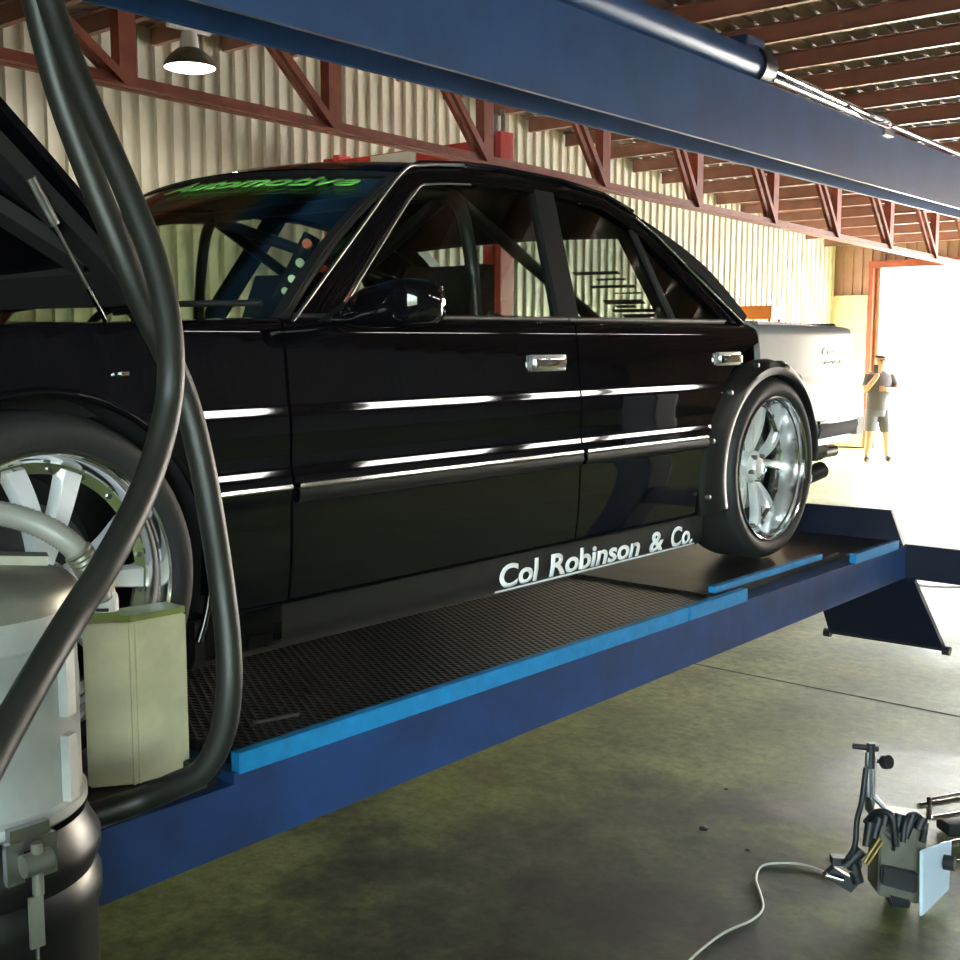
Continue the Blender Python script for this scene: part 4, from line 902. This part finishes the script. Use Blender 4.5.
# ------------------------------------------------------------------ person in the doorway
def skin(name, verts, edges, rad, m, parent, sub=2, rootv=0):
    me = bpy.data.meshes.new(name); me.from_pydata([Vector(v)-root_off(parent) for v in verts], edges, []); me.materials.append(m)
    o = bpy.data.objects.new(name, me); C.objects.link(o); o.parent = parent
    sk = o.modifiers.new('skin', 'SKIN'); sk.use_smooth_shade = True
    for i, r in enumerate(rad): me.skin_vertices[0].data[i].radius = (r*1.22, r*1.22) if not isinstance(r, tuple) else r
    me.skin_vertices[0].data[rootv].use_root = True
    sb = o.modifiers.new('sub', 'SUBSURF'); sb.levels = sub; sb.render_levels = sub
    return o
pf = foot(872, 462, 0); px_, py_ = pf.x, pf.y
per = thing('person', 'person in dark shirt and grey shorts standing in the bright doorway holding a phone', 'person', (px_, py_, 0))
# local axes: l = to his left as seen (camera right), f = facing camera
L_ = RT.copy(); F_ = Vector((-FW.x, -FW.y, 0)).normalized()
def pp_(l, f, z): return Vector((px_, py_, 0)) + L_*l + F_*f + Vector((0, 0, z))
PS = 1.0
V = [pp_(.06, 0, .88), pp_(.06, 0, 1.0), pp_(.07, 0, 1.18), pp_(.08, 0, 1.36), pp_(.08, .01, 1.46), pp_(.075, .03, 1.53), pp_(.07, .04, 1.62), pp_(.07, .05, 1.69),
     pp_(-.03, 0, .84), pp_(-.06, .03, .48), pp_(-.09, -.01, .09), pp_(-.12, .14, .03),
     pp_(.16, 0, .84), pp_(.20, .02, .47), pp_(.24, -.01, .09), pp_(.25, .14, .03),
     pp_(-.08, 0, 1.38), pp_(-.17, .06, 1.15), pp_(-.06, .22, 1.36), pp_(-.03, .24, 1.43),
     pp_(.24, 0, 1.38), pp_(.33, .06, 1.16), pp_(.13, .22, 1.17), pp_(.07, .24, 1.19)]
Eg = [(0, 1), (1, 2), (2, 3), (3, 4), (4, 5), (5, 6), (6, 7), (0, 8), (8, 9), (9, 10), (10, 11), (0, 12), (12, 13), (13, 14), (14, 15), (3, 16), (16, 17), (17, 18), (18, 19), (3, 20), (20, 21), (21, 22), (22, 23)]
Rd = [.10, .10, .105, .095, .055, .065, .095, .07, .085, .06, .038, .03, .085, .06, .038, .03, .06, .042, .030, .028, .06, .042, .030, .028]
skin('body', V, Eg, Rd, M['skin'], per)
def loft(bm, rings, seg=16):
    R = [[bm.verts.new(c_ + L_*rx*math.cos(2*PI*k/seg) + F_*ry*math.sin(2*PI*k/seg)) for k in range(seg)] for c_, rx, ry in rings]
    for a, b in zip(R, R[1:]):
        for k in range(seg): bm.faces.new((a[k], a[(k+1) % seg], b[(k+1) % seg], b[k]))
    bm.faces.new(R[0]); bm.faces.new(R[-1])
bm = BM(); loft(bm, [(pp_(.06, 0, .84), .185, .135), (pp_(.06, 0, .95), .185, .14), (pp_(.07, 0, 1.12), .19, .145), (pp_(.08, 0, 1.30), .215, .145), (pp_(.08, 0, 1.39), .20, .12), (pp_(.08, 0, 1.44), .12, .09), (pp_(.08, 0, 1.47), .07, .07)])
for a, b in ((16, 17), (20, 21)): tube(bm, [V[a]+Vector((0, 0, .0)), V[a].lerp(V[b], .35), V[a].lerp(V[b], .7)], [.085, .08, .075], 14)
link('shirt', bm, M['shirt'], per, 60)
bm = BM(); loft(bm, [(pp_(.06, 0, .74), .19, .13), (pp_(.06, 0, .86), .185, .135), (pp_(.06, 0, .93), .175, .13)])
for a, b in ((8, 9), (12, 13)): tube(bm, [V[a]+Vector((0, 0, .0)), V[a].lerp(V[b], .5), V[a].lerp(V[b], .95)], [.115, .108, .10], 14)
link('shorts', bm, M['shorts'], per, 60)
skin('hair', [pp_(.07, .02, 1.66), pp_(.07, .03, 1.72)], [(0, 1)], [.095, .075], M['hair'], per)
for a in (10, 14): skin('shoe', [V[a]+Vector((0, 0, -.02)), V[a+1]+Vector((0, 0, .02))], [(0, 1)], [.052, .045], M['shoe'], per)
bm = BM()
for sgn in (-1, 1):
    bmesh.ops.create_uvsphere(bm, u_segments=8, v_segments=6, radius=.012, matrix=Matrix.Translation(pp_(.07+sgn*.034, .135, 1.635)))
link('eyes', bm, M['hair'], per)
bm = BM(); bmesh.ops.create_cone(bm, segments=8, radius1=.016, radius2=.006, depth=.05, matrix=Matrix.Translation(pp_(.07, .145, 1.605))); link('nose', bm, M['skin'], per)
for hb, dirn in ((19, Vector((0, 0, 1))), (23, -L_)):
    bm = BM()
    for k in range(5):
        o0 = V[hb] + F_*.01 + (L_ if hb == 19 else Vector((0, 0, 1)))*(.018*(k-2)); tube(bm, [o0, o0+dirn*.05, o0+dirn*.075+F_*-.02], [.009, .008, .006], 8)
    link('fingers', bm, M['skin'], per, 60)
bm = BM(); c = pp_(-.085, .27, 1.50); a = L_*.034; b = Vector((0, 0, .065)); prism(bm, [c-a-b, c+a-b, c+a+b, c-a+b], F_*.01); small('mobile_phone', 'dark mobile phone held up by the person in the doorway', 'phone', bm, M['shoe'])

# ------------------------------------------------------------------ world, sun, view
w = bpy.data.worlds.new('sky'); bpy.context.scene.world = w; w.use_nodes = True; nt = w.node_tree
bg = nt.nodes['Background']; sky = nt.nodes.new('ShaderNodeTexSky'); sky.sky_type = 'NISHITA'; sky.sun_disc = False
sky.sun_elevation = math.radians(48); sky.sun_rotation = math.radians(30); sky.air_density = 1.2; sky.dust_density = 4
mx = nt.nodes.new('ShaderNodeMix'); mx.data_type = 'RGBA'; mx.inputs[0].default_value = .6; mx.inputs[7].default_value = (1.0, .98, .94, 1)
nt.links.new(sky.outputs[0], mx.inputs[6]); nt.links.new(mx.outputs[2], bg.inputs[0]); bg.inputs[1].default_value = 14.0
sd = bpy.data.lights.new('sun', 'SUN'); sd.energy = 40; sd.angle = .01; sd.color = (1, .96, .88)
so = bpy.data.objects.new('sun', sd); C.objects.link(so)
so.rotation_euler = Vector((-.55, -.62, -.56)).to_track_quat('-Z', 'Y').to_euler()
vs = bpy.context.scene.view_settings; vs.view_transform = 'Standard'; vs.look = 'None'; vs.gamma = 1; vs.use_curve_mapping = False; vs.exposure = 0.65
